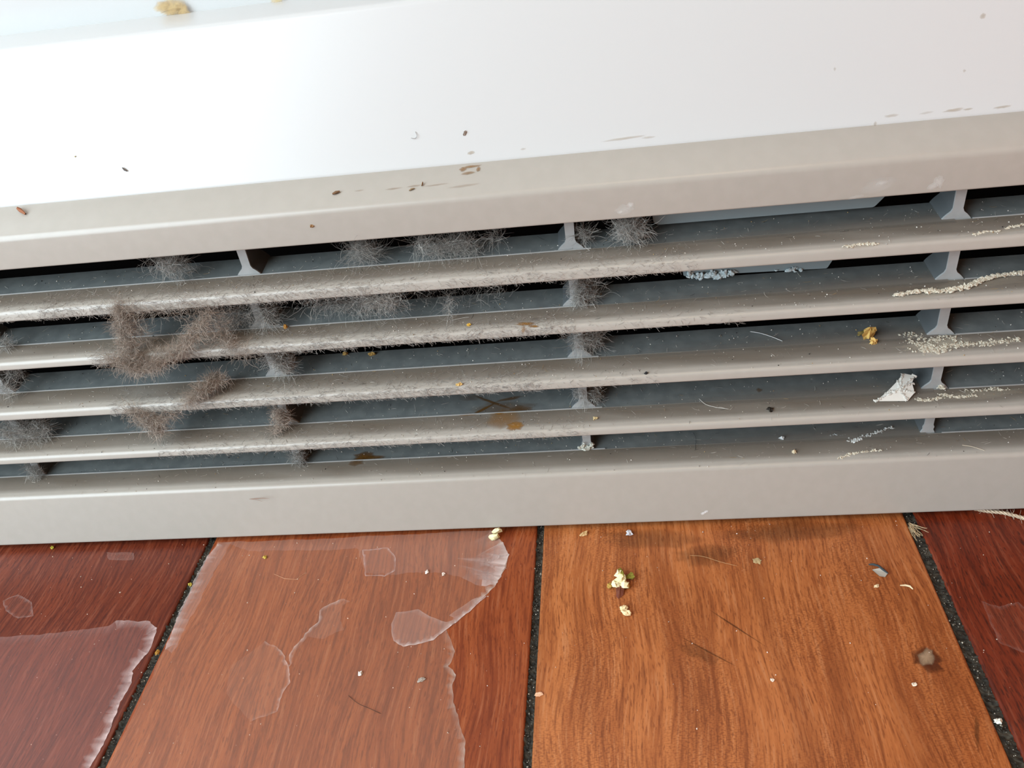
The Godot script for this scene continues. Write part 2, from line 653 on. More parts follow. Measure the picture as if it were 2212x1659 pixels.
func wear(board: Node3D, i: int) -> void:
	if i == 0:
		flake(board, [V(-172.2, 0, 59.53), V(-157.66, 0, 58.33), V(-141.64, 0, 56.27), V(-140.21, 0, 54.47), V(-130.71, 0, 55.02), V(-127.17, 0, 57.53), V(-125.97, 0, 62.56), V(-126.23, 0, 65.42), V(-127.27, 0, 68.2), V(-127.65, 0, 70.67), V(-126.43, 0, 74.05), V(-126.49, 0, 79.88), V(-126.13, 0, 86.06), V(-125.9, 0, 90.79), V(-126.21, 0, 96.35), V(-115.94, 0, 140.25), V(-158.76, 0, 145.29), V(-213.1, 0, 62.02)], 0.14, 0.6, 3.0, Color(0.60, 0.34, 0.31), 0.3, [0.12, 0.1, 0.2, 0.45, 0.8, 1.0, 1.0, 1.0, 1.0, 1.0, 1.0, 1.0, 1.0, 1.0, 0.8, 0, 0, 0])
		flake(board, [V(-179.31, 0, 47), V(-176, 0, 50.69), V(-170.54, 0, 53.07), V(-166.06, 0, 52.23), V(-169.69, 0, 47.28), V(-175.65, 0, 44.61)], 0.05, 0.16, 0.9)
		flake(board, [V(-155.79, 0, 29.49), V(-146.72, 0, 29.69), V(-145.02, 0, 32.66), V(-153.44, 0, 32.69)], 0.12, 0.05, 1.0)
	if i == 1:
		flake(board, [V(-121.42, 0, 26.72), V(-85.55, 0, 26.68), V(-60.66, 0, 26), V(-38.69, 0, 25.77), V(-35.22, 0, 30.54), V(-33.02, 0, 35.43), V(-33.44, 0, 40.05), V(-35.88, 0, 45.56), V(-40.24, 0, 51.71), V(-45.01, 0, 57.75), V(-47.57, 0, 59.4), V(-45.14, 0, 63.23), V(-43.96, 0, 65.98), V(-45.33, 0, 70.59), V(-43.08, 0, 72.94), V(-43.85, 0, 75.7), V(-41.8, 0, 82.97), V(-39.03, 0, 89.81), V(-38.14, 0, 94.67), V(-36.44, 0, 141.08), V(-118.73, 0, 140.34), V(-121.94, 0, 96.34), V(-121.76, 0, 77.37), V(-121.95, 0, 50.28)], 0.13, 0.45, 1.6, Color(0.62, 0.43, 0.31), 0.3, [0, 0, 0, 0.5, 1.0, 1.2, 1.2, 1.2, 0.6, 0.9, 0.3, 0.6, 0.5, 0.9, 1.0, 0.6, 0.4, 0.7, 0.5, 0, 0, 0, 0, 0])
		flake(board, [V(-119.93, 0, 26.79), V(-85.55, 0, 26.68), V(-60.66, 0, 26), V(-38.69, 0, 25.77), V(-35.22, 0, 30.54), V(-33.15, 0, 35.43), V(-33.57, 0, 40.05), V(-36.01, 0, 45.55), V(-40.2, 0, 46.2), V(-44.99, 0, 42.87), V(-52.36, 0, 40.66), V(-63.39, 0, 40.91), V(-72.76, 0, 40.24), V(-77.27, 0, 30.99), V(-95.59, 0, 31.1), V(-109.94, 0, 30.5)], 0.09, 0.55, 9.0, Color(0.74, 0.54, 0.48), 0.4, [0, 0, 0, 0.2, 0.7, 1.0, 1.0, 0.9, 0.1, 0, 0, 0, 0, 0, 0, 0])
		flake(board, [V(-121.2, 0, 27.29), V(-116.97, 0, 26.92), V(-117.76, 0, 36.36), V(-118.56, 0, 51.94), V(-118.9, 0, 63.85), V(-119.45, 0, 64.98), V(-122.03, 0, 63.79), V(-122.77, 0, 49.94), V(-122.78, 0, 34.42)], 0.12, 0.3, 3.0, Color(0.76, 0.56, 0.50), 0.4, [0, 0, 0, 0, 0, 0, 1, 1, 1])
		flake(board, [V(-75.68, 0, 31.94), V(-67.92, 0, 31.22), V(-64.76, 0, 34.99), V(-64.57, 0, 39.55), V(-66.93, 0, 41.6), V(-72.5, 0, 41.4), V(-74.16, 0, 36.33)], 0.03, 0.4, 0.7)
		flake(board, [V(-61.52, 0, 54.25), V(-55.45, 0, 53.37), V(-52.02, 0, 55.54), V(-47.46, 0, 57.54), V(-45.16, 0, 56.59), V(-47.14, 0, 55.37), V(-41.62, 0, 50.31), V(-37.77, 0, 49.36), V(-41.27, 0, 53.47), V(-45.01, 0, 57.75), V(-50.32, 0, 62.71), V(-53.69, 0, 64.02), V(-57.48, 0, 64.91), V(-60.49, 0, 62.91), V(-62.06, 0, 57.91)], 0.2, 0.65, 1.2, Color(0.66, 0.44, 0.38), 0.2, [0.2, 0.3, 0.3, 0.2, 0.1, 0.1, 0.2, 0.8, 1, 1, 1, 1, 0.7, 0.4, 0.2])
		flake(board, [V(-82.64, 0, 53.23), V(-77.84, 0, 49.38), V(-74.44, 0, 50.1), V(-76.58, 0, 51.88), V(-75.8, 0, 56.1), V(-74.13, 0, 59.35), V(-79.09, 0, 61.82), V(-83.55, 0, 61.44), V(-85.37, 0, 65.89), V(-85.87, 0, 69.96), V(-86.65, 0, 66.55), V(-84.93, 0, 60.98), V(-81.97, 0, 56.69)], 0.08, 0.4, 1.0, Color(0.72, 0.50, 0.41), 0.4, [0.8, 0.3, 0, 0, 0, 0, 0, 0, 0, 0.6, 0.8, 0.9, 0.8])
		flake(board, [V(-94.86, 0, 62.62), V(-90.78, 0, 64.4), V(-87.68, 0, 67.22), V(-85.39, 0, 71.56), V(-84.13, 0, 74.96), V(-85.18, 0, 77.75), V(-85.05, 0, 82.68), V(-91.2, 0, 85.03), V(-99.74, 0, 77.6), V(-101.41, 0, 69.71)], 0.06, 0.4, 0.8, Color(0.72, 0.46, 0.36), 0.3, [0.5, 0.7, 0.9, 1, 0.9, 0.8, 0.3, 0, 0, 0])
		var g := Geo.new()
		strand(g, [V(-99.65, 0.05, 39.6), V(-95.95, 0.05, 41.4), V(-92.43, 0.05, 41.85), V(-90.37, 0.05, 39.6), V(-90.87, 0.05, 36.87)], 0.1, Color(0.55, 0.28, 0.16))
		put("scratch", g, mats.crumb, board)
	if i == 2:
		var g := Geo.new()
		for e in [[V(14.88, 0, 68), Vector2(6, 1.8), 0.6, 0.22], [V(16.59, 0, 67.13), Vector2(7, 0.28), 0.62, 0.45], [V(24.48, 0, 60.69), Vector2(8, 0.25), 0.75, 0.5], [V(19.43, 0, 37.58), Vector2(8, 4), 0.0, 0.28], [V(5.24, 0, 31.14), Vector2(16, 3.5), 0.05, 0.25], [V(42.23, 0, 30.3), Vector2(20, 3.5), 0.0, 0.3], [V(69.49, 0, 87.98), Vector2(0.5, 4), 0.3, 0.4]]:
			mark("dark_mark", board, mats.film, e[0] + Vector3(0, 0.04, 0), Vector3.UP, e[1], -e[2], Color(0.045, 0.025, 0.015), e[3])  # dark marks along the scratches and beside the grille edge
		blotch(g, V(65.44, 0.06, 70.52), Vector3.UP, Vector2(3.4, 3.2), 0.9, Color(0.10, 0.03, 0.012), 0.9)
		blotch(g, V(65.24, 0.09, 69.9), Vector3.UP, Vector2(2.5, 1.7), 1.0, Color(0.36, 0.24, 0.15), 0.95)
		put("old_nail_plug", g, mats.film, board)
	if i == 3:
		flake(board, [V(82.51, 0, 54.74), V(85.99, 0, 56.47), V(90.68, 0, 54.98), V(92.1, 0, 59.05), V(87.51, 0, 70.29), V(82.18, 0, 66.52)], 0.06, 0.12, 1.0, Color(0.5, 0.2, 0.13))


func appliance() -> void:
	var low: Vector2 = Vector2(2.121, 99.481)
	var high: Vector2 = Vector2(-9.239, 134.443)
	var back: Vector2 = Vector2(-24.522, 134.443)
	var base := low + Vector2(0.25, -0.8)
	var panel := thing("appliance_panel", "white glossy sloping lower panel directly above the grille", "panel")
	var g := Geo.new()
	sweep(g, fillet([Vector2(-40, base.y + 12), base, high, Vector2(back.x, high.y + 0.4), Vector2(-40, high.y + 0.4)], [0, 1.6, 1.2, 0, 0], 8), "x", -480, 140)
	put("body", g, mats.white, panel)
	g = Geo.new()
	for e in [[V(4.5, 101.73, 1.44), Vector2(6, 0.35), 0.05, 0.5], [V(9.78, 101.45, 1.53), Vector2(2, 0.3), 0.0, 0.4], [V(-31.64, 101.81, 1.42), Vector2(1.2, 0.5), 0.1, 0.7], [V(-19.28, 101.53, 1.51), Vector2(0.8, 0.3), 0.1, 0.4], [V(63.21, 101.16, 1.63), Vector2(2, 0.4), 0.05, 0.45], [V(76.34, 101.08, 1.65), Vector2(2.6, 0.45), 0.05, 0.6], [V(79.22, 101, 1.68), Vector2(1.2, 0.3), 0.05, 0.6], [V(86.4, 100.8, 1.75), Vector2(2.2, 0.35), 0.05, 0.6], [V(70.54, 101.05, 1.66), Vector2(2, 0.3), 0.05, 0.3], [V(59.82, 99.77, 2.08), Vector2(0.4, 0.7), 0.0, 0.5], [V(81, 118.78, -4.1), Vector2(0.8, 0.7), 0.0, 0.55], [V(50.89, 111.63, -1.77), Vector2(0.3, 0.5), 0.0, 0.4], [V(78.01, 108.67, -0.81), Vector2(0.4, 0.4), 0.0, 0.4]]:
		mark("dirt_smear", panel, mats.dull_film, e[0], V(0, 0.32, 1), e[1] * 0.85, e[2], Color(0.42, 0.31, 0.19), e[3] * 0.6)
	var door := thing("appliance_door", "white upper door set back above the ledge, with a tan stain", "appliance door")
	g = Geo.new()
	sweep(g, fillet([Vector2(-640, high.y - 2.0), Vector2(back.x - 1.5, high.y - 2.0), Vector2(back.x - 0.6, high.y + 3.0), Vector2(back.x, high.y + 9.0), Vector2(back.x, 1400), Vector2(-640, 1400)], [0, 0.3, 2.0, 3.0, 4, 4], 5), "x", -480, 140)
	put("body", g, mats.white, door)
	g = Geo.new()
	for e in [[V(-104.6, 136.55, -24.46), Vector2(4.2, 2.0), -0.1, 0.85], [V(-107.47, 137.08, -24.44), Vector2(2.2, 1.4), 0.3, 0.8], [V(-102.47, 135.67, -24.44), Vector2(1.8, 1.6), 0.2, 0.8], [V(-105.83, 135.6, -24.44), Vector2(2.6, 0.8), 0.1, 0.7]]:
		mark("tan_stain", door, mats.dull_film, e[0], V(0, 0, 1), e[1], e[2], Color(0.55, 0.40, 0.20), e[3])
	mark("tan_stain", door, mats.dull_film, V(-78, 135.23, -24.46), V(0, 0, 1), Vector2(1.6, 0.7), 0.0, Color(0.55, 0.42, 0.2), 0.8)


func grille() -> void:
	var grill := thing("base_grille", "taupe plastic louvred base grille with dusty slats under the white panel", "grille")
	var x0 := -480.0
	var x1 := 140.0
	var g := Geo.new()
	var low: Vector2 = Vector2(2.121, 99.481)
	var crease: Vector2 = Vector2(11.531, 95.093)
	var bottom: Vector2 = Vector2(11.790, 86.462)
	sweep(g, fillet([low + Vector2(-1.5, 0.65), crease, bottom, bottom + Vector2(-2.6, 0.2), Vector2(crease.x - 3.4, crease.y - 2.5), Vector2(low.x - 4, low.y - 1.5), Vector2(-38, low.y - 1.5), Vector2(-38, low.y + 0.6)], [0, 1.3, 0.5, 0.5, 1, 0, 0, 0], 6), "x", x0, x1)
	put("top_rail", g, mats.taupe, grill)
	g = Geo.new()
	var s5: Dictionary = slats[4]
	var b5: Vector2 = s5.low
	sweep(g, fillet([s5.back, s5.crease, b5, b5 + Vector2(-2.4, 0.1), s5.crease + Vector2(-2.3, -2.2), s5.back + Vector2(0, -2.0)], [0.15, 1.1, 0.8, 0.3, 1, 0], 6), "x", x0, x1)
	var bottom_rail := put("bottom_rail", g, mats.taupe, grill)
	var rows := []
	for i in 4:
		g = Geo.new()
		var s: Dictionary = slats[i]
		sweep(g, fillet([s.back, s.crease, s.low, s.low + Vector2(-1.6, 0.1), s.back + Vector2(0, -1.9)], [0.15, 0.9, 0.6, 0.4, 0], 6), "x", x0, x1)
		rows.append(put("slat", g, mats.taupe, grill))
	rows.append(bottom_rail)
	var cols := [-259.0, -175.6, -93.4, -9.9, 79.5]
	for i in 5:
		var s: Dictionary = slats[i]
		var k: Vector2 = s.back
		g = Geo.new()
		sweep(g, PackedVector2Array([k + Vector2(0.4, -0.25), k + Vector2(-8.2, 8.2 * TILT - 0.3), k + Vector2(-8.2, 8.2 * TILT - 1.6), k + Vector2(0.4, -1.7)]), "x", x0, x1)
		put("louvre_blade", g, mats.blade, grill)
		g = Geo.new()
		for span in [[x0, -5.0], [83.0, x1]]:
			sweep(g, PackedVector2Array([k + Vector2(0.12, 0.0), k + Vector2(0.1, 0.14), k + Vector2(-0.14, 0.16), k + Vector2(-0.2, -0.3)]), "x", span[0], span[1])
		var lip := put("edge_lip", g, mats.rib, rows[i])  # raised strip in the light divider tone
		tag(lip, "pale raised lip along the back edge of a slat", "")
		# third bay: a shadow's soft edge painted as taupe fading onto the blade
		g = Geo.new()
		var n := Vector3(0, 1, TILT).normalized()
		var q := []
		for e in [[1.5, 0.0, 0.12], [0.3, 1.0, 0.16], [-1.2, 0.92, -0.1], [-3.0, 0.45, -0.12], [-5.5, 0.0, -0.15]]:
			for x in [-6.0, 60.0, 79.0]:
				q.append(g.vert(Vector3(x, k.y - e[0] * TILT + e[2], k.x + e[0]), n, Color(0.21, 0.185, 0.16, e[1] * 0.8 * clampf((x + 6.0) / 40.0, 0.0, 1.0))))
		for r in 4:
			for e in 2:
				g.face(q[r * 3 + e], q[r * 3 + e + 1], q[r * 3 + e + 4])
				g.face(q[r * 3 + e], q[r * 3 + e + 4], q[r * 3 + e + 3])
		var dust_shade := Color(0.165, 0.135, 0.105)  # brown dust on the slat tops, darkened further to stand for their shade
		q = []
		for e in [0.03, 0.3, 0.6, 0.8, 0.9]:
			for j in 60:
				var x := x0 + (x1 - x0) * j / 59.0
				var p: Vector2 = k.lerp(s.crease, e)
				q.append(g.vert(Vector3(x, p.y + 0.02, p.x), n, Color(dust_shade, [0.62, 0.62, 0.58, 0.42, 0.0][int(e * 5.0)] * (1.0 + 0.5 * rough.get_noise_2d(x * 20.0, e * 90.0 + i * 70.0)))))
		for r in 4:
			for e in 59:
				g.face(q[r * 60 + e], q[r * 60 + e + 1], q[r * 60 + e + 61])
				g.face(q[r * 60 + e], q[r * 60 + e + 61], q[r * 60 + e + 60])
		put("dust_shade_film", g, mats.dull_film, rows[i])
		var ceil_y: float = bottom.y + 2.0 if i == 0 else slats[i - 1].back.y - 0.6
		for x in cols:
			g = Geo.new()
			var wide := 3.4 if i < 4 else 1.9
			var y: float = k.y - 0.3
			var hgt: float = ceil_y - y
			var half := PackedVector2Array([Vector2(wide, 0), Vector2(wide * 0.88, 0.6), Vector2(wide * 0.68, 1.35), Vector2(1.45, 2.1), Vector2(1.12, 2.9), Vector2(1.2, hgt)])
			var full := PackedVector2Array()
			for p in half:
				full.append(Vector2(x + p.x, y + p.y))
			for e in 6:
				full.append(Vector2(x - half[5 - e].x, y + half[5 - e].y))
			var front := full.duplicate()
			sweep(g, front, "z", k.x - 0.75, k.x - 8.6, Vector2(0, 7.85 * TILT), 50.0)
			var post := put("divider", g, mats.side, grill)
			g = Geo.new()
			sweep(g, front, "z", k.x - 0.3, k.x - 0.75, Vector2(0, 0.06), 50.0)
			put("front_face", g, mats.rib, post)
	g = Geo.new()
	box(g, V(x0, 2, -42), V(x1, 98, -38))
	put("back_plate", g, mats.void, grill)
	for e in [[x0, x0 + 3.0], [x1 - 3.0, x1]]:
		g = Geo.new()
		box(g, V(e[0], 2, -38), V(e[1], 96, 6))
		put("end_plate", g, mats.side, grill)
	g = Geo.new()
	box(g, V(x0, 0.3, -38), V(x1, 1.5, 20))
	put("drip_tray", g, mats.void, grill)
	for e in [[V(75.95, 47.51, 15.05), Vector2(8, 2.2), 0.5], [V(80.52, 47.65, 14.13), Vector2(5, 2.0), 0.5], [V(90.82, 47.5, 15.12), Vector2(8, 1.2), 0.35], [V(71.75, 47.84, 10.89), Vector2(6, 2.0), 0.25], [V(89.79, 33.17, 16.96), Vector2(10, 1.8), 0.3], [V(85.9, 62.52, 11.89), Vector2(12, 1.8), 0.25], [V(72.58, 62.09, 14.89), Vector2(9, 1.0), 0.3], [V(56.48, 76.04, 14.33), Vector2(5, 0.7), 0.35], [V(85.77, 76.24, 12.96), Vector2(7, 0.9), 0.3]]:
		mark("residue_film", grill, mats.dull_film, e[0], Vector3(0, 1, TILT), e[1], 0.06, Color(0.50, 0.45, 0.36), e[2])
	# rust and grease on the slats, scuffs on the top rail
	var up := Vector3(0, 1, TILT)
	var rust := Color(0.30, 0.145, 0.03)
	for e in [[V(-22.45, 62.02, 15.44), Vector2(2.6, 0.7), -0.1, 0.85], [V(-20.43, 61.87, 16.54), Vector2(1.4, 0.5), -0.2, 0.9], [V(-22.94, 61.74, 17.51), Vector2(0.5, 1.6), 0.0, 0.6], [V(-28.42, 32.8, 19.61), Vector2(2.6, 1.6), 0.1, 0.9], [V(-31.35, 33.2, 16.7), Vector2(5, 3.5), 0.0, 0.4], [V(-33.02, 33.53, 14.52), Vector2(1.2, 0.6), 0.0, 0.7], [V(-41.76, 33.53, 14.41), Vector2(3, 0.5), 0.0, 0.4]]:
		mark("rust_stain", grill, mats.film, e[0], up, e[1], e[2], rust, e[3])
	for e in [[V(-35.71, 33.95, 9.66), Vector2(6, 0.55), -0.5, 0.7], [V(-37.45, 33.58, 12.36), Vector2(4, 0.5), 0.6, 0.8], [V(-30.55, 34.05, 8.99), Vector2(4, 0.7), 0.2, 0.6], [V(-31.64, 33.56, 12.44), Vector2(9, 2.6), 0.0, 0.4], [V(-41.76, 34.22, 7.75), Vector2(4, 1.2), 0.0, 0.25], [V(-27.12, 33.44, 13.3), Vector2(3, 1.6), 0.0, 0.5], [V(-74.43, 20.11, 14.48), Vector2(3.6, 2.0), 0.1, 0.9], [V(-71.58, 20.05, 15), Vector2(3.4, 1.2), 0.0, 0.8], [V(-76.01, 20.06, 16.71), Vector2(2.4, 1.2), 0.1, 0.55], [V(36.5, 33.77, 10.93), Vector2(0.8, 0.8), 0, 0.6]]:
		mark("rust_stain", grill, mats.film, e[0], up, e[1], e[2], Color(0.13, 0.06, 0.012), e[3])
	for e in [[V(59.03, 89.23, 11.76), Vector2(4, 1.6), 0.3], [V(59.93, 89.9, 11.75), Vector2(1.5, 0.5), 0.5], [V(71.96, 89.09, 11.76), Vector2(1.2, 1.6), 0.5], [V(70.85, 88.13, 11.8), Vector2(1.3, 0.8), 0.5], [V(3.54, 88.82, 11.77), Vector2(2.2, 1.4), 0.4], [V(4.85, 89.83, 11.75), Vector2(0.8, 0.6), 0.6], [V(2.45, 88.24, 11.8), Vector2(0.8, 0.4), 0.6], [V(54.83, 87.13, 11.82), Vector2(2, 0.4), 0.3]]:
		mark("pale_scuff", grill, mats.dull_film, e[0], V(0, 0.03, 1), e[1], 0.2, Color(0.72, 0.70, 0.66), e[2])
	for e in [[V(21.12, 5.04, 26.56), Vector2(1.0, 0.4), 0.8], [V(20.38, 4.62, 26.63), Vector2(0.6, 0.5), 0.8]]:
		mark("pale_scuff", grill, mats.dull_film, e[0], V(0, 0.166, 1), e[1], 0.5, Color(0.8, 0.79, 0.77), e[2])
	for e in [[V(-33.86, 98.82, 3.66), Vector2(0.9, 0.7), 0.7], [V(-31.88, 99.09, 3.08), Vector2(2.4, 0.4), 0.7], [V(-30.17, 98.63, 4.06), Vector2(0.6, 0.8), 0.7], [V(-32.47, 98.26, 4.87), Vector2(1.8, 0.5), 0.6], [V(-45.43, 97.19, 7.14), Vector2(2, 0.3), 0.3], [V(-40.36, 97.06, 7.42), Vector2(3, 0.3), 0.25], [V(-33.65, 96.61, 8.39), Vector2(4, 0.4), 0.2], [V(-50.48, 97.08, 7.39), Vector2(2, 0.3), 0.3], [V(-59.06, 97.25, 7.02), Vector2(1.2, 0.3), 0.2]]:
		mark("brown_smudge", grill, mats.dull_film, e[0], V(0, 1, 0.47), e[1], 0.05, Color(0.28, 0.16, 0.07), e[2])


func bracket() -> void:
	var s1: Vector2 = slats[0].back
	var s2: Vector2 = slats[1].back
	var b := thing("plastic_bracket", "blue grey plastic bracket plate hanging behind the grille in the third bay", "bracket")
	var g := Geo.new()
	var z := s1.x - 4.2
	var y := s1.y + 4.2 * TILT
	sweep(g, fillet([Vector2(10.5, y + 2.2), Vector2(62.0, y + 2.2), Vector2(66.5, y + 7.5), Vector2(66.5, 91), Vector2(9.5, 91)], [1.6, 0.6, 0.3, 0, 0]), "z", z, z - 1.6)
	put("upper_plate", g, mats.bracket, b)
	g = Geo.new()
	z = s2.x - 6.2
	y = s2.y + 6.2 * TILT
	sweep(g, fillet([Vector2(17.5, y + 2.0), Vector2(52.5, y + 1.2), Vector2(53.6, y + 3.4), Vector2(53.6, s1.y - 1.0), Vector2(17.5, s1.y - 1.0)], [0.5, 0.5, 0.3, 0, 0]), "z", z, z - 1.6)
	put("lower_plate", g, mats.bracket, b)
	g = Geo.new()
	for i in 70:
		var t := rng.randf()
		lump(g, Vector3(18.5 + 11.5 * t, y + 1.4 + rng.randf() * 1.3 + (1.0 if t < 0.1 or t > 0.9 else 0.0) * rng.randf(), z + rng.randf_range(0.1, 0.9)), Vector3(0.7, 0.35, 0.4) * rng.randf_range(0.6, 1.4), Basis.from_euler(Vector3(0, 0, gauss())), Color(0.52, 0.60, 0.62), 0.5, 3)
	for i in 16:
		lump(g, Vector3(44.5 + gauss() * 1.4, y + 1.3 + absf(gauss()) * 0.6, z + rng.randf_range(0.1, 0.7)), Vector3(0.5, 0.3, 0.3) * rng.randf_range(0.6, 1.4), Basis(), Color(0.52, 0.60, 0.62), 0.5, 3)
	var torn := put("torn_edge", g, mats.crumb, b)
	tag(torn, "torn whitish lower edge of the bracket", "")


func tuft(label: String, g: Geo) -> void:
	tag(put("lint_tuft", g, mats.fluff), label, "lint", "", "stuff")


func lint_tufts() -> void:
	var brown := Color(0.43, 0.362, 0.305)
	var grey := Color(0.40, 0.385, 0.355)
	var g := Geo.new()
	lint(g, [[V(-126.22, 76.34, 15.14), V(-127.15, 72.26, 16.32), V(-128.03, 66.81, 17.73), V(-128.37, 62.18, 19.49), V(-126.67, 58.73, 20.07)], [V(-125.78, 74.68, 15.42), V(-125.84, 68.96, 16.87), V(-126.21, 63.41, 18.29), V(-125.17, 59.3, 19.97)]], 1.25, 950, 4.5, brown, 0.6, 0.6, 0.04)
	lint(g, [[V(-102.55, 72.68, 15.25), V(-104.64, 69.36, 16.8), V(-109.38, 64.9, 18.54), V(-115.74, 61.64, 20.08), V(-125.06, 58.94, 20.53)], [V(-105.88, 69.45, 16.79), V(-111.2, 64.55, 19.1), V(-120.88, 59.74, 20.4)], [V(-134.1, 62.66, 18.91), V(-129.85, 60.95, 19.7), V(-125.06, 58.94, 20.53), V(-118.17, 60.09, 20.34)]], 0.95, 1150, 4.5, brown, 0.6, 0.6, 0.04)
	lint(g, [[V(-101.2, 73.04, 14.19), V(-101.31, 66.06, 15.35), V(-98.82, 59.96, 17.36)], [V(-124.81, 70.97, 14.54), V(-123.9, 65.96, 15.37), V(-119.6, 61.78, 17.06)], [V(-125.84, 74.63, 15.33), V(-121.33, 73.73, 15.38), V(-112.53, 73.53, 15.31), V(-103.62, 73.87, 15.25)], [V(-106.62, 69.65, 14.76), V(-102.75, 64.16, 16.67), V(-94.57, 60.28, 18.31)]], 1.5, 620, 5.5, brown, 0.6, 0.6, 0.032)
	tuft("largest brown lint tuft bridging the first and second slats, ringed round a dark hole", g)
	g = Geo.new()
	lint(g, [[V(-105.32, 51.77, 15.72), V(-108.74, 51.5, 17.77), V(-111.7, 49.98, 20.02), V(-117.03, 47.03, 21.01)], [V(-107.84, 51.71, 14.73), V(-110.51, 50.89, 18.87), V(-114.61, 48.42, 20.78)]], 0.95, 650, 4.0, brown, 0.6)
	tuft("slanting brown lint roll lying across the third slat", g)
	g = Geo.new()
	lint(g, [[V(-133.56, 46.56, 20.59), V(-131.23, 43.42, 21.11), V(-128.14, 38.96, 21.35)], [V(-130.52, 45.52, 20.76), V(-126.22, 42.77, 20.72), V(-119.7, 44.1, 20.5)], [V(-127.89, 42.51, 20.26), V(-127.27, 38.11, 20.99)]], 1.1, 560, 4.5, brown, 0.6)
	tuft("brown lint tuft drooping under the front edge of the third slat", g)
	g = Geo.new()
	lint(g, [[V(-93.56, 41.22, 17.47), V(-93.56, 37.64, 17.07), V(-96.15, 34.14, 18.65)], [V(-92.85, 39.07, 15.83), V(-93.47, 35.47, 16.43)]], 1.0, 420, 4.0, brown, 0.6)
	tuft("brown lint tuft clinging to the divider between third and fourth slats", g)
	g = Geo.new()
	lint(g, [[V(-91.64, 58.25, 15.65), V(-90.54, 53.63, 13.41), V(-88.67, 50.83, 12.88)], [V(-90.04, 55.63, 13.08), V(-87.95, 52.15, 12.66)]], 1.3, 420, 5.0, grey, 0.7)
	tuft("grey lint tuft on the divider under the second slat, beside a dark shadow", g)
	g = Geo.new()
	lint(g, [[V(-98.7, 70.2, 11.66), V(-94.47, 67.24, 10.15), V(-87.45, 66, 11.36)], [V(-91.46, 70.14, 10.67), V(-90.23, 65.08, 9.51), V(-93.26, 62.09, 9.01)], [V(-101.92, 67.23, 9.16), V(-102.6, 61.43, 9.12)]], 2.4, 420, 7.0, grey, 0.7, 1.0, 0.035)
	tuft("wispy grey lint tuft spread over the divider under the first slat", g)
	g = Geo.new()
	lint(g, [[V(-175.4, 41.79, 15.38), V(-171.94, 37.79, 16.04), V(-168.55, 35.3, 16.46)], [V(-168.72, 39.93, 14.69), V(-166.89, 36.82, 14.2), V(-167.96, 34.53, 15.59)], [V(-179.14, 38.21, 15.97), V(-174.62, 34.87, 16.53)]], 1.7, 520, 5.5, grey, 0.7)
	tuft("grey lint tuft at the left edge of the photo below the third slat", g)
	g = Geo.new()
	lint(g, [[V(-167.35, 65.72, 11.41), V(-166.17, 63.57, 11.76)], [V(-169.33, 57.58, 11.76), V(-168.17, 53.28, 11.47)], [V(-170.15, 51.04, 14.84), V(-172.52, 51.97, 13.69)]], 1.3, 240, 5.0, grey, 0.7)
	tuft("thin dark lint tuft round the divider at the far left edge", g)
	g = Geo.new()
	lint(g, [[V(-114.61, 84.61, 9.27), V(-112.44, 82.24, 7.66), V(-110.12, 80.83, 6.9)]], 2.2, 190, 7.0, grey, 0.7, 1.0, 0.035)
	tuft("small grey lint tuft in the top gap left of the first divider", g)
	g = Geo.new()
	lint(g, [[V(-47.28, 83.68, 8.43), V(-44.11, 80.86, 5.89), V(-41.46, 78.87, 6.22)], [V(-39.46, 82.57, 7.61), V(-36.55, 80.24, 6), V(-33.24, 78.79, 6.24)], [V(-48.63, 79.57, 5.11), V(-34.49, 79.02, 5.2)]], 2.2, 420, 6.5, grey, 0.75, 1.0, 0.035)
	lint(g, [[V(-28.83, 83.88, 8.39), V(-27.77, 80.69, 5.92)]], 1.0, 30, 6.0, grey, 0.6, 1.0, 0.035)
	tuft("wispy grey lint cloud in the top gap left of the middle divider", g)
	g = Geo.new()
	lint(g, [[V(-62.75, 83.9, 7.39), V(-62.39, 80.08, 5.02), V(-60.72, 79.34, 5.15)]], 2.6, 210, 8.0, grey, 0.7, 1.0, 0.035)
	tuft("faint grey lint wisp in the top gap under the top rail", g)
	g = Geo.new()
	lint(g, [[V(2.38, 84.08, 8.36), V(4.77, 82.11, 6.69), V(7.27, 81.45, 6.8)], [V(3.99, 80.94, 5.88), V(5, 78.92, 6.22)]], 1.9, 420, 6.0, grey, 0.8)
	tuft("round grey lint tuft beside the blue grey bracket's rounded corner", g)
	g = Geo.new()
	lint(g, [[V(-9.72, 70.04, 8.69), V(-8.83, 66.59, 9.26), V(-8.83, 63.52, 9.77)]], 1.3, 420, 3.5, grey, 0.6)
	lint(g, [[V(-7.27, 68.98, 7.87), V(-6.36, 65.35, 7.47), V(-6.06, 62.86, 7.88)], [V(-10.26, 55.47, 11.11), V(-9, 51.56, 10.76)], [V(-7.14, 54.08, 9.34), V(-5.78, 51.06, 8.84)]], 1.7, 420, 6.5, grey, 0.9)
	lint(g, [[V(-10.85, 39.65, 13.73), V(-9.68, 35.46, 13.43)], [V(-7.06, 37.4, 12.11), V(-6.73, 35.02, 12.5)]], 1.2, 240, 4.0, grey, 0.8)
	lint(g, [[V(-7.1, 82.21, 5.67), V(-6.13, 78.46, 5.29)]], 0.9, 70, 6.0, grey, 0.9)
	tuft("grey lint furring the middle divider below the first slat", g)
	g = Geo.new()
	lint(g, [[V(-92.96, 24.22, 16.3), V(-92.78, 20.34, 15.94)], [V(-176.42, 24.72, 17.21), V(-174.88, 20.6, 16.9)]], 1.3, 300, 4.0, grey, 0.7)
	tuft("short grey lint on the lowest dividers above the bottom rail", g)
	g = Geo.new()
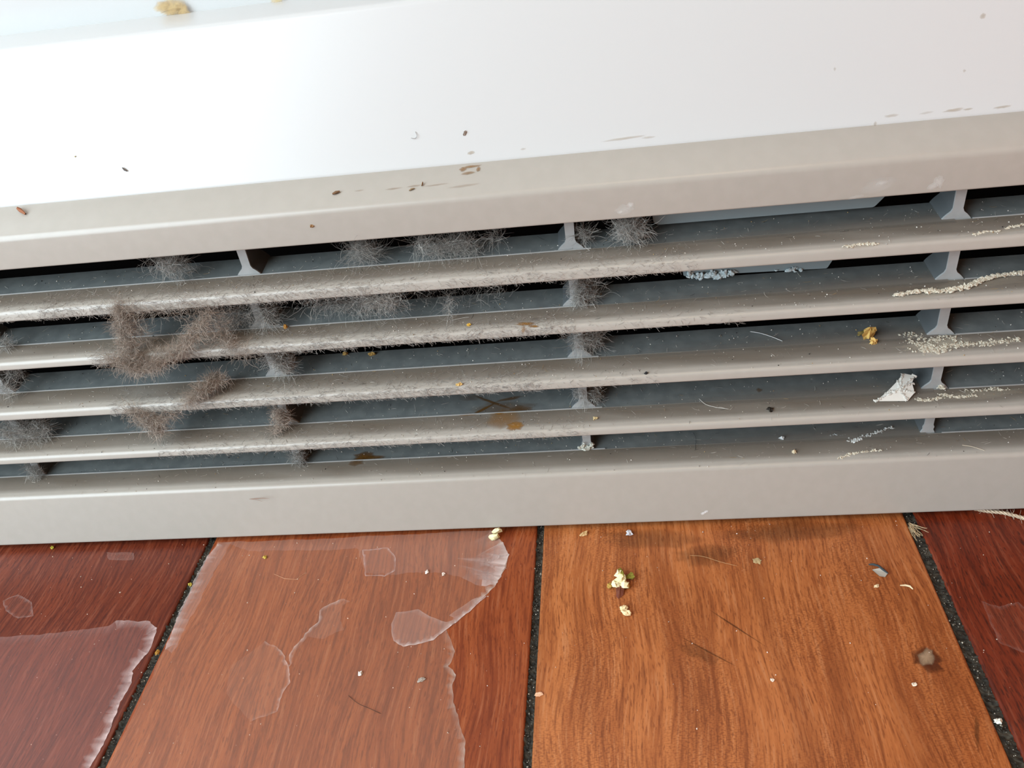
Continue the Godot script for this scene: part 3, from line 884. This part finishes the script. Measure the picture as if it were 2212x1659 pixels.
	lint(g, [[V(-79.64, 71.06, 11.52), V(-69.08, 69.73, 10.74), V(-52.94, 70.29, 11.65)], [V(-63.31, 70.67, 13.59), V(-53.4, 71.32, 14.48)], [V(-75.22, 67.94, 8.04), V(-59.76, 64.96, 7.53)]], 2.2, 520, 6.0, grey, 0.7, 1.0, 0.035)
	lint(g, [[V(-50.41, 67.97, 8.03), V(-38.6, 66.55, 7.27), V(-26.33, 68.01, 8.03)]], 2.0, 90, 5.0, grey, 0.7, 1.0, 0.035)
	lint(g, [[V(-41.81, 68.39, 9.96), V(-41.91, 65.21, 11.49), V(-41.13, 63.71, 14.74)]], 0.6, 40, 5.0, grey, 0.4)
	tuft("thin grey lint hanging under the first slat between the two dividers", g)
	# short fur along the slat edges and tops
	fur(0, [[-150, -60, 1500, 2.6], [-60, 20, 700, 2.0], [-175, -140, 200, 2.0]], "pale combed fur of dust along the first slat", Color(0.46, 0.41, 0.37))
	fur(1, [[-140, -60, 1300, 2.8], [-60, -10, 800, 2.0], [-10, 30, 100, 2.0]], "pale combed fur of dust along the second slat", Color(0.42, 0.38, 0.345))
	fur(2, [[-140, -90, 700, 2.4], [-90, -20, 1100, 2.2], [-20, 10, 90, 2.0]], "pale combed fur of dust along the third slat", Color(0.40, 0.37, 0.34))
	fur(3, [[-130, -70, 500, 2.2], [-70, -10, 320, 2.0]], "thin fur of dust along the fourth slat", Color(0.40, 0.37, 0.34))


func fur(i: int, spans: Array, label: String, tone: Color) -> void:
	var g := Geo.new()
	var s: Dictionary = slats[i]
	var c: Vector2 = s.crease
	var b: Vector2 = s.low
	var k: Vector2 = s.back
	for e in spans:
		for q in int(e[2] * 1.7):
			var x: float = rng.randf_range(e[0], e[1])
			var patch := rough.get_noise_2d(x * 6.0, i * 300.0)
			var t := rng.randf() + patch * 0.4
			var start: Vector3
			var d: Vector3
			if rng.randf() < 0.62:
				var p := c.lerp(b, clampf(t, 0.0, 0.9))
				start = Vector3(x, p.y, p.x + 0.05)
				d = Vector3(1.0 + gauss() * 0.7, -0.28 + gauss() * 0.3, 0.1)
			else:
				var p := k.lerp(c, clampf(sqrt(absf(t)), 0.1, 1.0))
				start = Vector3(x, p.y + 0.05, p.x)
				d = Vector3(gauss(), 0.08, 0.6 * gauss())
			var l := rng.randf_range(0.4, 1.2)
			var pts := curl(start, d, e[3] * rng.randf_range(0.25, 1.0), 4, 0.45)
			var lowest := b.y - 0.1 - 0.9 * pow(rng.randf(), 4.0)
			for w in pts.size():
				pts[w].y = maxf(pts[w].y, lowest)
			strand(g, pts, rng.randf_range(0.015, 0.034), Color(tone.r * l, tone.g * l, tone.b * l))
	tag(put("dust_fur", g, mats.fluff), label, "dust", "", "stuff")


# Crusty whitish residue: many small lumps pressed along a line.
func crust(called: String, label: String, lines: Array, n: int, spread: float, size: float, col: Color, lift := 0.1) -> void:
	var g := Geo.new()
	for i in int(n * 2.4):
		var line: Array = lines[rng.randi() % lines.size()]
		var p := along(line, rng.randf())
		var d := Vector3(gauss() * spread * 1.2, 0, gauss() * spread * 0.7)
		d.y = -d.z * TILT + lift * rng.randf()
		lump(g, p + d, Vector3(1.2, 0.5, 0.8) * size * rng.randf_range(0.2, 0.9), Basis.from_euler(Vector3(0.12, rng.randf() * TAU, gauss() * 0.3)), col, 0.55, 3)
	tag(put(called, g, mats.crumb), label, "residue")


func residue() -> void:
	var cream := Color(0.62, 0.56, 0.45)
	crust("residue_ridge", "long cream crumbly residue ridge on the second slat reaching the photo's right edge", [[V(65.64, 62.21, 14.45), V(71.38, 62.41, 13.73), V(77.48, 62.36, 14.08)], [V(77.48, 62.36, 14.08), V(82.37, 62.47, 13.25), V(85.93, 62.76, 11.2)], [V(84.71, 62.68, 11.76), V(89.56, 63, 10.22), V(96.15, 63.09, 9.59)]], 210, 0.35, 0.62, cream, 0.5)
	crust("residue_patch", "flat cream residue patch at the divider foot on the third slat", [[V(71.83, 47.83, 12.42), V(75.75, 47.37, 15.7), V(82.34, 47.44, 15.14)], [V(70.96, 48.15, 9.79), V(76.59, 47.76, 12.89), V(82.19, 47.85, 12.23)], [V(81.3, 47.46, 15.04), V(88.67, 47.43, 15.24), V(96.19, 47.49, 14.79)], [V(72.85, 47.26, 16.43), V(78.62, 47.21, 16.8)]], 240, 0.75, 0.5, cream * 0.85, 0.1)
	crust("residue_streak", "short cream residue streak on the first slat near its front edge", [[V(53.29, 76.03, 14.07), V(56.89, 76.12, 13.47), V(59.93, 76.06, 13.88)]], 46, 0.35, 0.42, cream, 0.1)
	crust("residue_streak", "thin cream residue streak on the first slat at the right edge", [[V(81.11, 76.13, 13.38), V(84.01, 76.27, 12.33), V(86.82, 76.22, 12.74)], [V(88.06, 76.32, 12), V(92.6, 76.49, 10.81)]], 46, 0.2, 0.38, cream, 0.1)
	crust("residue_streak", "cream residue patch on the fourth slat right of the divider foot", [[V(80.12, 33.23, 16.19), V(83.06, 33.06, 17.41), V(88.56, 33.07, 17.35)], [V(86.95, 33.32, 15.58), V(96.82, 33.32, 15.55)], [V(74.22, 33.07, 17.37), V(76.25, 32.97, 18.02), V(80.27, 33.05, 17.51)]], 90, 0.4, 0.42, cream * 0.9, 0.1)
	crust("residue_lump", "small cream knob stuck to the right foot of the divider on the fourth slat", [[V(80.59, 33.85, 13.95), V(81.05, 33.75, 14.66)]], 14, 0.25, 0.62, cream, 0.6)
	crust("residue_streak", "whitish clustered residue on the lowest louvre blade above the bottom rail", [[V(59.52, 19.83, 16.83), V(65.21, 20.06, 15.23), V(71.75, 20.41, 12.7)], [V(59.99, 19.76, 17.34), V(62.5, 19.85, 16.69)]], 85, 0.35, 0.42, Color(0.60, 0.60, 0.57), 0.3)
	crust("residue_streak", "thin pale residue streak on top of the bottom rail", [[V(55.42, 19.13, 22.88), V(60.2, 19.36, 21.28), V(66.69, 19.43, 20.73)]], 44, 0.2, 0.36, cream, 0.15)
	crust("residue_speckle", "pale speckled residue left of the residue cluster on the lowest blade", [[V(52.59, 19.94, 16.05), V(55.87, 20.14, 14.61), V(58.73, 20.07, 15.13)]], 26, 0.3, 0.26, Color(0.42, 0.43, 0.42), 0.1)
	var g := Geo.new()
	var w := Color(0.66, 0.63, 0.57)
	# the triangular flake stands tilted on the fourth slat
	var pts := [V(64.09, 33.24, 17.6), V(71.77, 33.25, 18.2), V(73.88, 34.42, 16.36), V(73.6, 35.91, 14.35), V(74.5, 37.13, 12.88), V(71.91, 37.45, 12.02), V(70.35, 36.24, 13.44), V(67.06, 34.3, 15.8)]
	var mid: Vector3 = V(70.28, 35.22, 15.68)
	for i in pts.size():
		var a: Vector3 = pts[i]
		var b: Vector3 = pts[(i + 1) % pts.size()]
		g.flat(a, b, mid, V(0, 0.6, 1), w)
		g.flat(a, b, mid + V(0, -0.2, -0.9), V(0, -0.6, -1), w)
	for i in 150:
		var p: Vector3 = pts[rng.randi() % pts.size()].lerp(mid, rng.randf())
		lump(g, p, Vector3(0.6, 0.3, 0.35) * rng.randf_range(0.3, 1.0), Basis.from_euler(Vector3(-0.8, 0, gauss())), w * rng.randf_range(0.8, 1.05), 0.6, 3)
	tag(put("paint_flake", g, mats.crumb), "white triangular paint flake standing on the fourth slat", "flake")
	g = Geo.new()
	for i in 22:
		var t := rng.randf()
		lump(g, V(-10.79, 20.51, 15.95) + V(gauss() * 0.9, absf(gauss()) * 0.7, gauss() * 0.4), Vector3(0.7, 0.5, 0.5) * rng.randf_range(0.5, 1.2), Basis(), Color(0.62, 0.62, 0.54), 0.5, 3)
	tag(put("paint_flake", g, mats.crumb), "white flake caught at the middle divider's foot on the bottom rail", "flake")


func crumb(called: String, label: String, category: String, where: Vector3, size: Vector3, col: Color, turn := 0.0, ragged := 0.4, group := "") -> void:
	var g := Geo.new()
	lump(g, where + V(0, size.y * 0.6, 0), size, Basis.from_euler(Vector3(0.1, turn, 0.1)), col, ragged, 6)
	tag(put(called, g, mats.crumb), label, category, group)


func hair(label: String, pts: Array, r: float, col: Color) -> void:
	var g := Geo.new()
	var fine := []
	for i in 13:
		var f := i / 12.0 * (pts.size() - 1)
		var k := mini(int(f), pts.size() - 2)
		var p0: Vector3 = pts[maxi(k - 1, 0)]
		fine.append(pts[k].cubic_interpolate(pts[k + 1], p0, pts[mini(k + 2, pts.size() - 1)], f - k))
	strand(g, fine, r, col)
	tag(put("hair", g, mats.crumb), label, "hair")


func crumbs() -> void:
	var cream := Color(0.72, 0.60, 0.33)
	# the popped crumb: pale core with olive and brown husk
	var o := thing("popcorn_crumb", "largest pale yellow crumb with olive husk on the orange plank", "crumb")
	var g := Geo.new()
	for e in [[V(-2.83, 1.2, 45.9), V(1.5, 1.2, 1.2)], [V(-4.08, 0.9, 47.39), V(1.3, 0.9, 0.9)], [V(-1.69, 1, 47.47), V(1.3, 1.1, 0.9)], [V(-3.14, 1.6, 44.34), V(1.0, 1.2, 0.9)]]:
		lump(g, e[0], e[1], Basis.from_euler(Vector3(gauss(), gauss(), 0.3)), Color(0.84, 0.77, 0.48), 0.4, 4)
	put("core", g, mats.crumb, o)
	g = Geo.new()
	for e in [[V(-3.18, 0.4, 49.23), V(1.8, 0.5, 0.9), Color(0.16, 0.05, 0.03)], [V(-0.38, 1, 44.75), V(1.3, 0.4, 0.7), Color(0.22, 0.19, 0.03)], [V(-2.52, 2, 44.05), V(1.6, 0.35, 0.6), Color(0.26, 0.23, 0.04)], [V(-5.51, 0.5, 47.34), V(0.8, 0.5, 0.7), Color(0.42, 0.26, 0.06)], [V(-0.86, 0.5, 47.5), V(0.7, 0.5, 0.6), Color(0.38, 0.24, 0.05)]]:
		lump(g, e[0], e[1], Basis.from_euler(Vector3(0.2, gauss(), 0.3)), e[2], 0.5, 5)
	put("husk", g, mats.crumb, o)
	g = Geo.new()
	lump(g, V(-37.58, 1, 29.21), V(1.7, 0.9, 1.0), Basis.from_euler(Vector3(0, 0.2, 0.2)), Color(0.80, 0.76, 0.45), 0.4, 4)
	lump(g, V(-36.65, 1.8, 27.66), V(1.5, 1.2, 0.8), Basis.from_euler(Vector3(0.2, 0.5, -0.3)), Color(0.82, 0.78, 0.5), 0.45, 4)
	tag(put("popcorn_crumb", g, mats.crumb), "pale yellow crumb touching the grille's bottom edge on the pinkish varnish patch", "crumb")
	g = Geo.new()
	lump(g, V(-2.32, 0.5, 54.55), V(1.0, 0.5, 0.8), Basis.from_euler(Vector3(0, 0.4, 0)), Color(0.80, 0.63, 0.36), 0.35, 6)
	lump(g, V(-1.68, 0.5, 56), V(1.3, 0.6, 0.8), Basis.from_euler(Vector3(0, -0.3, 0)), Color(0.80, 0.63, 0.36), 0.35, 6)
	tag(put("crumb", g, mats.crumb), "cream kidney shaped crumb just below the largest crumb", "crumb")
	crumb("crumb", "tan curled crumb under the grille edge right of the middle floor joint", "crumb", V(-12.37, 0, 28.61), V(1.1, 0.5, 0.6), Color(0.62, 0.42, 0.2), 0.3)
	crumb("crumb", "whitish lilac chip close under the grille edge", "crumb", V(0.31, 0, 28.85), V(0.9, 0.6, 1.0), Color(0.62, 0.62, 0.66))
	crumb("crumb", "flat tan square flake on the orange plank, upper middle", "crumb", V(32.77, 0, 40.04), V(1.0, 0.15, 1.0), Color(0.42, 0.30, 0.15))
	crumb("crumb", "small cream grain beside the grey shaving", "crumb", V(60, 0, 49.36), V(0.65, 0.3, 0.45), Color(0.66, 0.50, 0.3), 0.6)
	crumb("crumb", "small white grain in the middle of the left orange plank", "crumb", V(-67.1, 0, 72.35), V(0.5, 0.35, 0.6), Color(0.78, 0.75, 0.7), 0.3)
	crumb("crumb", "oval grey seed on the left orange plank", "crumb", V(-51.32, 0, 74.23), V(1.0, 0.35, 0.6), Color(0.36, 0.30, 0.25), 0.4)
	crumb("crumb", "flat pinkish flake touching the right side of the middle floor joint", "crumb", V(-22.76, 0, 78.39), V(1.0, 0.2, 0.55), Color(0.72, 0.42, 0.26), 0.1)
	crumb("crumb", "round yellow grain on the brown plank near the left floor joint", "crumb", V(-104.29, 0, 33.4), V(0.6, 0.5, 0.55), Color(0.55, 0.42, 0.08))
	crumb("crumb", "yellow grain under the grille edge on the dark red plank", "crumb", V(-175, 0, 26.63), V(0.55, 0.5, 0.5), Color(0.5, 0.45, 0.06))
	crumb("crumb", "yellow grain lodged in the left floor joint", "crumb", V(-123.38, 0, 42.79), V(0.5, 0.5, 0.5), Color(0.5, 0.42, 0.08))
	crumb("crumb", "orange grain lower down in the left floor joint", "crumb", V(-123.36, 0, 65.19), V(0.5, 0.4, 0.7), Color(0.45, 0.24, 0.05))
	crumb("crumb", "white bead in the right floor joint near the bottom of the photo", "crumb", V(74.35, 0, 85.91), V(0.7, 0.6, 0.6), Color(0.7, 0.68, 0.6))
	crumb("crumb", "white grain on the lower right of the orange plank", "crumb", V(60.52, 0, 76.85), V(0.55, 0.3, 0.4), Color(0.74, 0.62, 0.48))
	crumb("crumb", "pale grain in the middle of the orange plank's lower half", "crumb", V(30.35, 0, 75.41), V(0.4, 0.3, 0.4), Color(0.72, 0.6, 0.48))
	crumb("crumb", "white grain on the pinkish varnish patch below the grille, larger of two", "crumb", V(-55.2, 0, 40.72), V(0.55, 0.4, 0.6), Color(0.8, 0.72, 0.66))
	crumb("crumb", "white grain on the pinkish varnish patch below the grille, smaller of two", "crumb", V(-50.55, 0, 41.54), V(0.4, 0.35, 0.45), Color(0.76, 0.66, 0.58))
	# the grey shaving
	g = Geo.new()
	var pale := [V(60.4, 0.3, 44.19), V(61.64, 0.2, 46.18), V(62.87, 0.2, 46.52), V(63.82, 0.5, 45.52), V(62.17, 0.9, 44.25)]
	for i in range(1, 4):
		g.flat(pale[0], pale[i], pale[i + 1], Vector3.UP, Color(0.36, 0.32, 0.27))
		g.flat(pale[0] - V(0, 0.15, 0), pale[i] - V(0, 0.15, 0), pale[i + 1] - V(0, 0.15, 0), Vector3.DOWN, Color(0.36, 0.32, 0.27))
	var sh := thing("shaving", "grey curled shaving with a dark rim on the orange plank", "shaving")
	put("curl", g, mats.crumb, sh)
	g = Geo.new()
	strand(g, [V(59.92, 0.5, 42.65), V(60.84, 0.9, 42.99), V(61.96, 1.1, 43.79), V(62.89, 0.8, 44.88), V(63.78, 0.4, 45.66)], 0.32, Color(0.05, 0.055, 0.06))
	put("rim", g, mats.crumb, sh)
	g = Geo.new()
	strand(g, [V(65.55, 0.25, 49.4), V(66.73, 0.35, 49.44), V(67.72, 0.3, 49.76), V(68.21, 0.2, 50.64)], 0.3, Color(0.74, 0.58, 0.36))
	tag(put("splinter", g, mats.crumb), "cream sliver on the orange plank near the right floor joint", "splinter")
	g = Geo.new()
	for i in 26:
		strand(g, curl(V(73.86, 0.2, 29.79) + V(gauss() * 0.5, 0.1, gauss() * 0.8), V(0.35 + gauss() * 0.25, 0.05, 1), rng.randf_range(2, 5), 5, 0.15), 0.09, Color(0.60, 0.45, 0.27) * rng.randf_range(0.6, 1.2))
	tag(put("frayed_fibre", g, mats.crumb), "frayed tan wood fibres at the top of the right floor joint", "fibre")
	# string
	g = Geo.new()
	for k in 3:
		var line := []
		for i in 40:
			var t := i / 39.0
			var p := along([V(90.73, 0.5, 24.18), V(94.28, 0.5, 25.57), V(97.98, 0.6, 26.45), V(101.31, 0.6, 28.14), V(104.87, 0.6, 30.48), V(112.75, 0.6, 35.21)], t)
			line.append(p + V(0, cos(t * 40 + k * TAU / 3), sin(t * 40 + k * TAU / 3)) * 0.28)
		strand(g, line, 0.3, Color(0.62, 0.50, 0.36))
	for i in 30:
		strand(g, curl(along([V(92.26, 0.5, 24.78), V(97.98, 0.6, 26.45), V(102.38, 0.6, 28.87)], rng.randf()), V(gauss(), absf(gauss()), gauss()), 2.5, 5, 0.5), 0.04, Color(0.6, 0.5, 0.38))
	tag(put("string", g, mats.crumb), "cream twisted string poking out under the grille at the right edge", "string")
	# hairs
	hair("dark curved hair on the lower left orange plank", [V(-68.62, 0.1, 78.29), V(-65.56, 0.5, 80.65), V(-62.44, 0.5, 82), V(-59.63, 0.1, 83.09)], 0.07, Color(0.05, 0.03, 0.02))
	hair("long fine orange hair on the orange plank near the grille", [V(15.82, 0.1, 37.43), V(19.36, 0.3, 38.22), V(23.3, 0.3, 40.14), V(27.48, 0.1, 41.56)], 0.05, Color(0.55, 0.33, 0.16))
	hair("white stiff bristle in the gap under the second slat", [V(34.34, 48.86, 5.43), V(36.5, 49, 6.6), V(39.16, 48.69, 8.11), V(41.74, 48.15, 9.74)], 0.09, Color(0.7, 0.7, 0.68))
	hair("white curved hair resting on the fourth slat's back edge", [V(20.59, 33.92, 13.43), V(22.13, 33.69, 15.77), V(24.95, 33.42, 16.97), V(27.72, 33.15, 17.48)], 0.06, Color(0.68, 0.66, 0.6))
	hair("short grey hooked hair on the white panel", [V(-44.45, 107.57, -0.4), V(-44.13, 106.7, 0.09), V(-44.66, 106.15, 0.27), V(-45.65, 106.27, 0.02)], 0.06, Color(0.33, 0.31, 0.30))
	hair("pale hair beside the foot of the middle divider on the second slat", [V(-6.17, 63.54, 7.8), V(-5.5, 63.17, 9.71), V(-4.83, 62.64, 11.39)], 0.06, Color(0.7, 0.66, 0.6))
	hair("dark hair lying across the lowest louvre blade", [V(19.3, 20.7, 11.33), V(19.78, 20.54, 13.94), V(19.24, 19.95, 17.78)], 0.05, Color(0.05, 0.05, 0.05))
	hair("pale straight hair on the bottom rail near the right edge", [V(86.48, 19.58, 20.42), V(88.7, 19.57, 21.2), V(91.25, 19.27, 22.59)], 0.07, Color(0.66, 0.56, 0.42))
	hair("pale hair on the third slat at the left edge", [V(-174.07, 47.67, 14.26), V(-172.23, 48.03, 13.15), V(-170.02, 48.01, 11.81)], 0.07, Color(0.6, 0.55, 0.48))
	# bits on the grille
	var yel := thing("food_scrap", "ochre yellow food scrap perched on the third slat's back edge", "food scrap")
	g = Geo.new()
	lump(g, V(62.39, 49.66, 10.85), V(1.5, 1.9, 0.7), Basis.from_euler(Vector3(0.2, 0.3, 0.1)), Color(0.55, 0.36, 0.11), 0.5, 7)
	lump(g, V(63.07, 48.47, 12.88), V(0.9, 0.9, 0.6), Basis.from_euler(Vector3(0, 0, 0.6)), Color(0.62, 0.40, 0.13), 0.5, 6)
	put("flesh", g, mats.crumb, yel)
	g = Geo.new()
	lump(g, V(60.88, 49.36, 10.12), V(1.5, 0.5, 0.5), Basis.from_euler(Vector3(0, 0.2, 0.1)), Color(0.20, 0.15, 0.05), 0.5, 5)
	put("shred", g, mats.crumb, yel)
	crumb("crumb", "tan crumb on the blade above the third slat, left one of a pair", "crumb", V(-75.25, 48.79, 3.8), V(0.8, 0.6, 0.6), Color(0.42, 0.27, 0.09))
	crumb("crumb", "tan crumb on the blade above the third slat, right one of a pair", "crumb", V(-67.48, 48.66, 4.71), V(0.9, 0.5, 0.5), Color(0.42, 0.26, 0.08))
	crumb("crumb", "bright yellow grain on the second slat near its middle", "crumb", V(-37.01, 62.1, 14.47), V(0.5, 0.35, 0.4), Color(0.72, 0.45, 0.08))
	crumb("crumb", "orange grain on the second slat's back edge beside the left divider", "crumb", V(-86.55, 62.66, 10.5), V(0.5, 0.7, 0.4), Color(0.60, 0.29, 0.05))
	crumb("crumb", "tan grain at the crease of the third slat", "crumb", V(-41.33, 46.91, 18.95), V(0.8, 0.4, 0.4), Color(0.60, 0.40, 0.15))
	crumb("crumb", "tan grain on the fourth slat right of the middle divider", "crumb", V(-6.92, 32.92, 18.44), V(0.6, 0.4, 0.4), Color(0.5, 0.38, 0.2))
	crumb("crumb", "black speck pair on the fourth slat", "speck", V(37.95, 32.9, 18.56), V(0.6, 0.4, 0.7), Color(0.03, 0.025, 0.02), 0.4, 0.7)
	crumb("crumb", "black speck at the crease of the third slat right of the middle divider", "speck", V(6.8, 46.94, 18.74), V(0.5, 0.3, 0.3), Color(0.03, 0.03, 0.03))
	crumb("crumb", "cream grain on the bottom rail's top, larger of a trio", "crumb", V(44.59, 19.49, 20.32), V(0.6, 0.6, 0.5), Color(0.7, 0.6, 0.42))
	crumb("crumb", "white grain on the lowest blade above the trio on the bottom rail", "crumb", V(42.34, 19.98, 15.03), V(0.6, 0.5, 0.5), Color(0.6, 0.62, 0.62))
	crumb("crumb", "brown speck on the front of the top rail above the left divider", "speck", V(-71.12, 91.09, 11.65), V(0.5, 0.35, 0.3), Color(0.27, 0.15, 0.07))
	crumb("crumb", "dark grey speck on the white panel above the top rail", "speck", V(-32.61, 105.79, 0.07), V(0.4, 0.55, 0.2), Color(0.30, 0.25, 0.21), 0.5, 0.5)
	crumb("crumb", "tiny olive speck on the left of the white panel", "speck", V(-131.21, 109.47, -1.12), V(0.25, 0.2, 0.12), Color(0.4, 0.36, 0.22))
	for e in [["dark grey splinter on the left of the white panel", V(-119.45, 106.07, 0.19), V(-118.86, 105.55, 0.57), V(-118.34, 105.12, 0.5), Color(0.15, 0.14, 0.13), 0.25], ["reddish brown splinter at the left end of the top rail's ledge", V(-149.61, 99.47, 3.33), V(-148.09, 99.1, 4.36), V(-146.72, 98.38, 5.19), Color(0.30, 0.12, 0.06), 0.6], ["dark brown splinter on the top rail's ledge left of the brown smudges", V(-65.44, 97.24, 7.64), V(-64.55, 97.47, 7.38), V(-63.67, 97.52, 7.03), Color(0.19, 0.11, 0.06), 0.4], ["upright brown splinter on the ledge below the brown ring", V(-43.6, 97.18, 7.53), V(-43.41, 97.53, 7.25), V(-43.33, 97.86, 6.77), Color(0.22, 0.13, 0.07), 0.25], ["thin brown splinter among the ledge smudges", V(-46.56, 96.72, 8.52), V(-45.91, 96.96, 8.24), V(-45.25, 96.96, 8.01), Color(0.28, 0.2, 0.12), 0.25]]:
		g = Geo.new()
		strand(g, [e[1], e[2], e[3]], e[5], e[4])
		tag(put("splinter", g, mats.crumb), e[0], "splinter")
	g = Geo.new()
	for k in 3:
		strand(g, curl(V(-107.17, 15.35, 24.87) + V(0.15 * k, 0, 0), V(1, -0.05 + 0.06 * k, 0.02), 5.0 + k, 6, 0.12), 0.05, Color(0.32, 0.2, 0.15))
	tag(put("hair", g, mats.crumb), "small tangle of reddish hairs on the front of the bottom rail", "hair")


func specks() -> void:
	# fine bright dust on slats and blades
	for i in 5:
		var g := Geo.new()
		var s: Dictionary = slats[i]
		var k: Vector2 = s.back
		var c: Vector2 = s.crease
		for q in 850:
			var x := rng.randf_range(-180, 118)
			var t := rng.randf_range(-0.85, 0.95)
			var z := k.x + (c.x - k.x) * t
			var y := k.y - (z - k.x) * TILT + 0.04 - (0.22 if t < 0.0 else 0.0)
			var b := rng.randf()
			var col := Color(0.62, 0.58, 0.52) * rng.randf_range(0.5, 1.25)
			if b < 0.12:
				col = Color(0.03, 0.03, 0.03)
			elif b < 0.2:
				col = Color(0.4, 0.27, 0.12)
			if rng.randf() < 0.3:
				strand(g, curl(Vector3(x, y, z), Vector3(gauss(), 0.05, gauss()), rng.randf_range(0.6, 2.2), 3, 0.25), rng.randf_range(0.02, 0.04), col)
			else:
				speck(g, Vector3(x, y, z), 0.06 + 0.17 * pow(rng.randf(), 2.5), col)
		tag(put("dust_specks", g, mats.crumb), "fine pale and dark dust specks on the %s" % ["first slat and its blade", "second slat and its blade", "third slat and its blade", "fourth slat and its blade", "bottom rail and lowest blade"][i], "dust", "", "stuff")
	var g := Geo.new()
	for q in 420:
		var p := Vector3(rng.randf_range(-195, 110), 0.08, 27 + 75 * pow(rng.randf(), 1.3))
		speck(g, p, 0.06 + 0.2 * pow(rng.randf(), 3.5), Color(0.72, 0.56, 0.45) * rng.randf_range(0.6, 1.15))
	for q in 330:
		var p := Vector3([-123.7, -24.6, 74.9][q % 3] + gauss() * 0.5, -0.35, 24 + 85 * rng.randf())
		speck(g, p, 0.08 + 0.22 * pow(rng.randf(), 3.0), Color(0.40, 0.37, 0.30) * rng.randf_range(0.4, 1.3))
	tag(put("dust_specks", g, mats.crumb), "fine pale grit strewn over the wooden planks", "grit", "", "stuff")
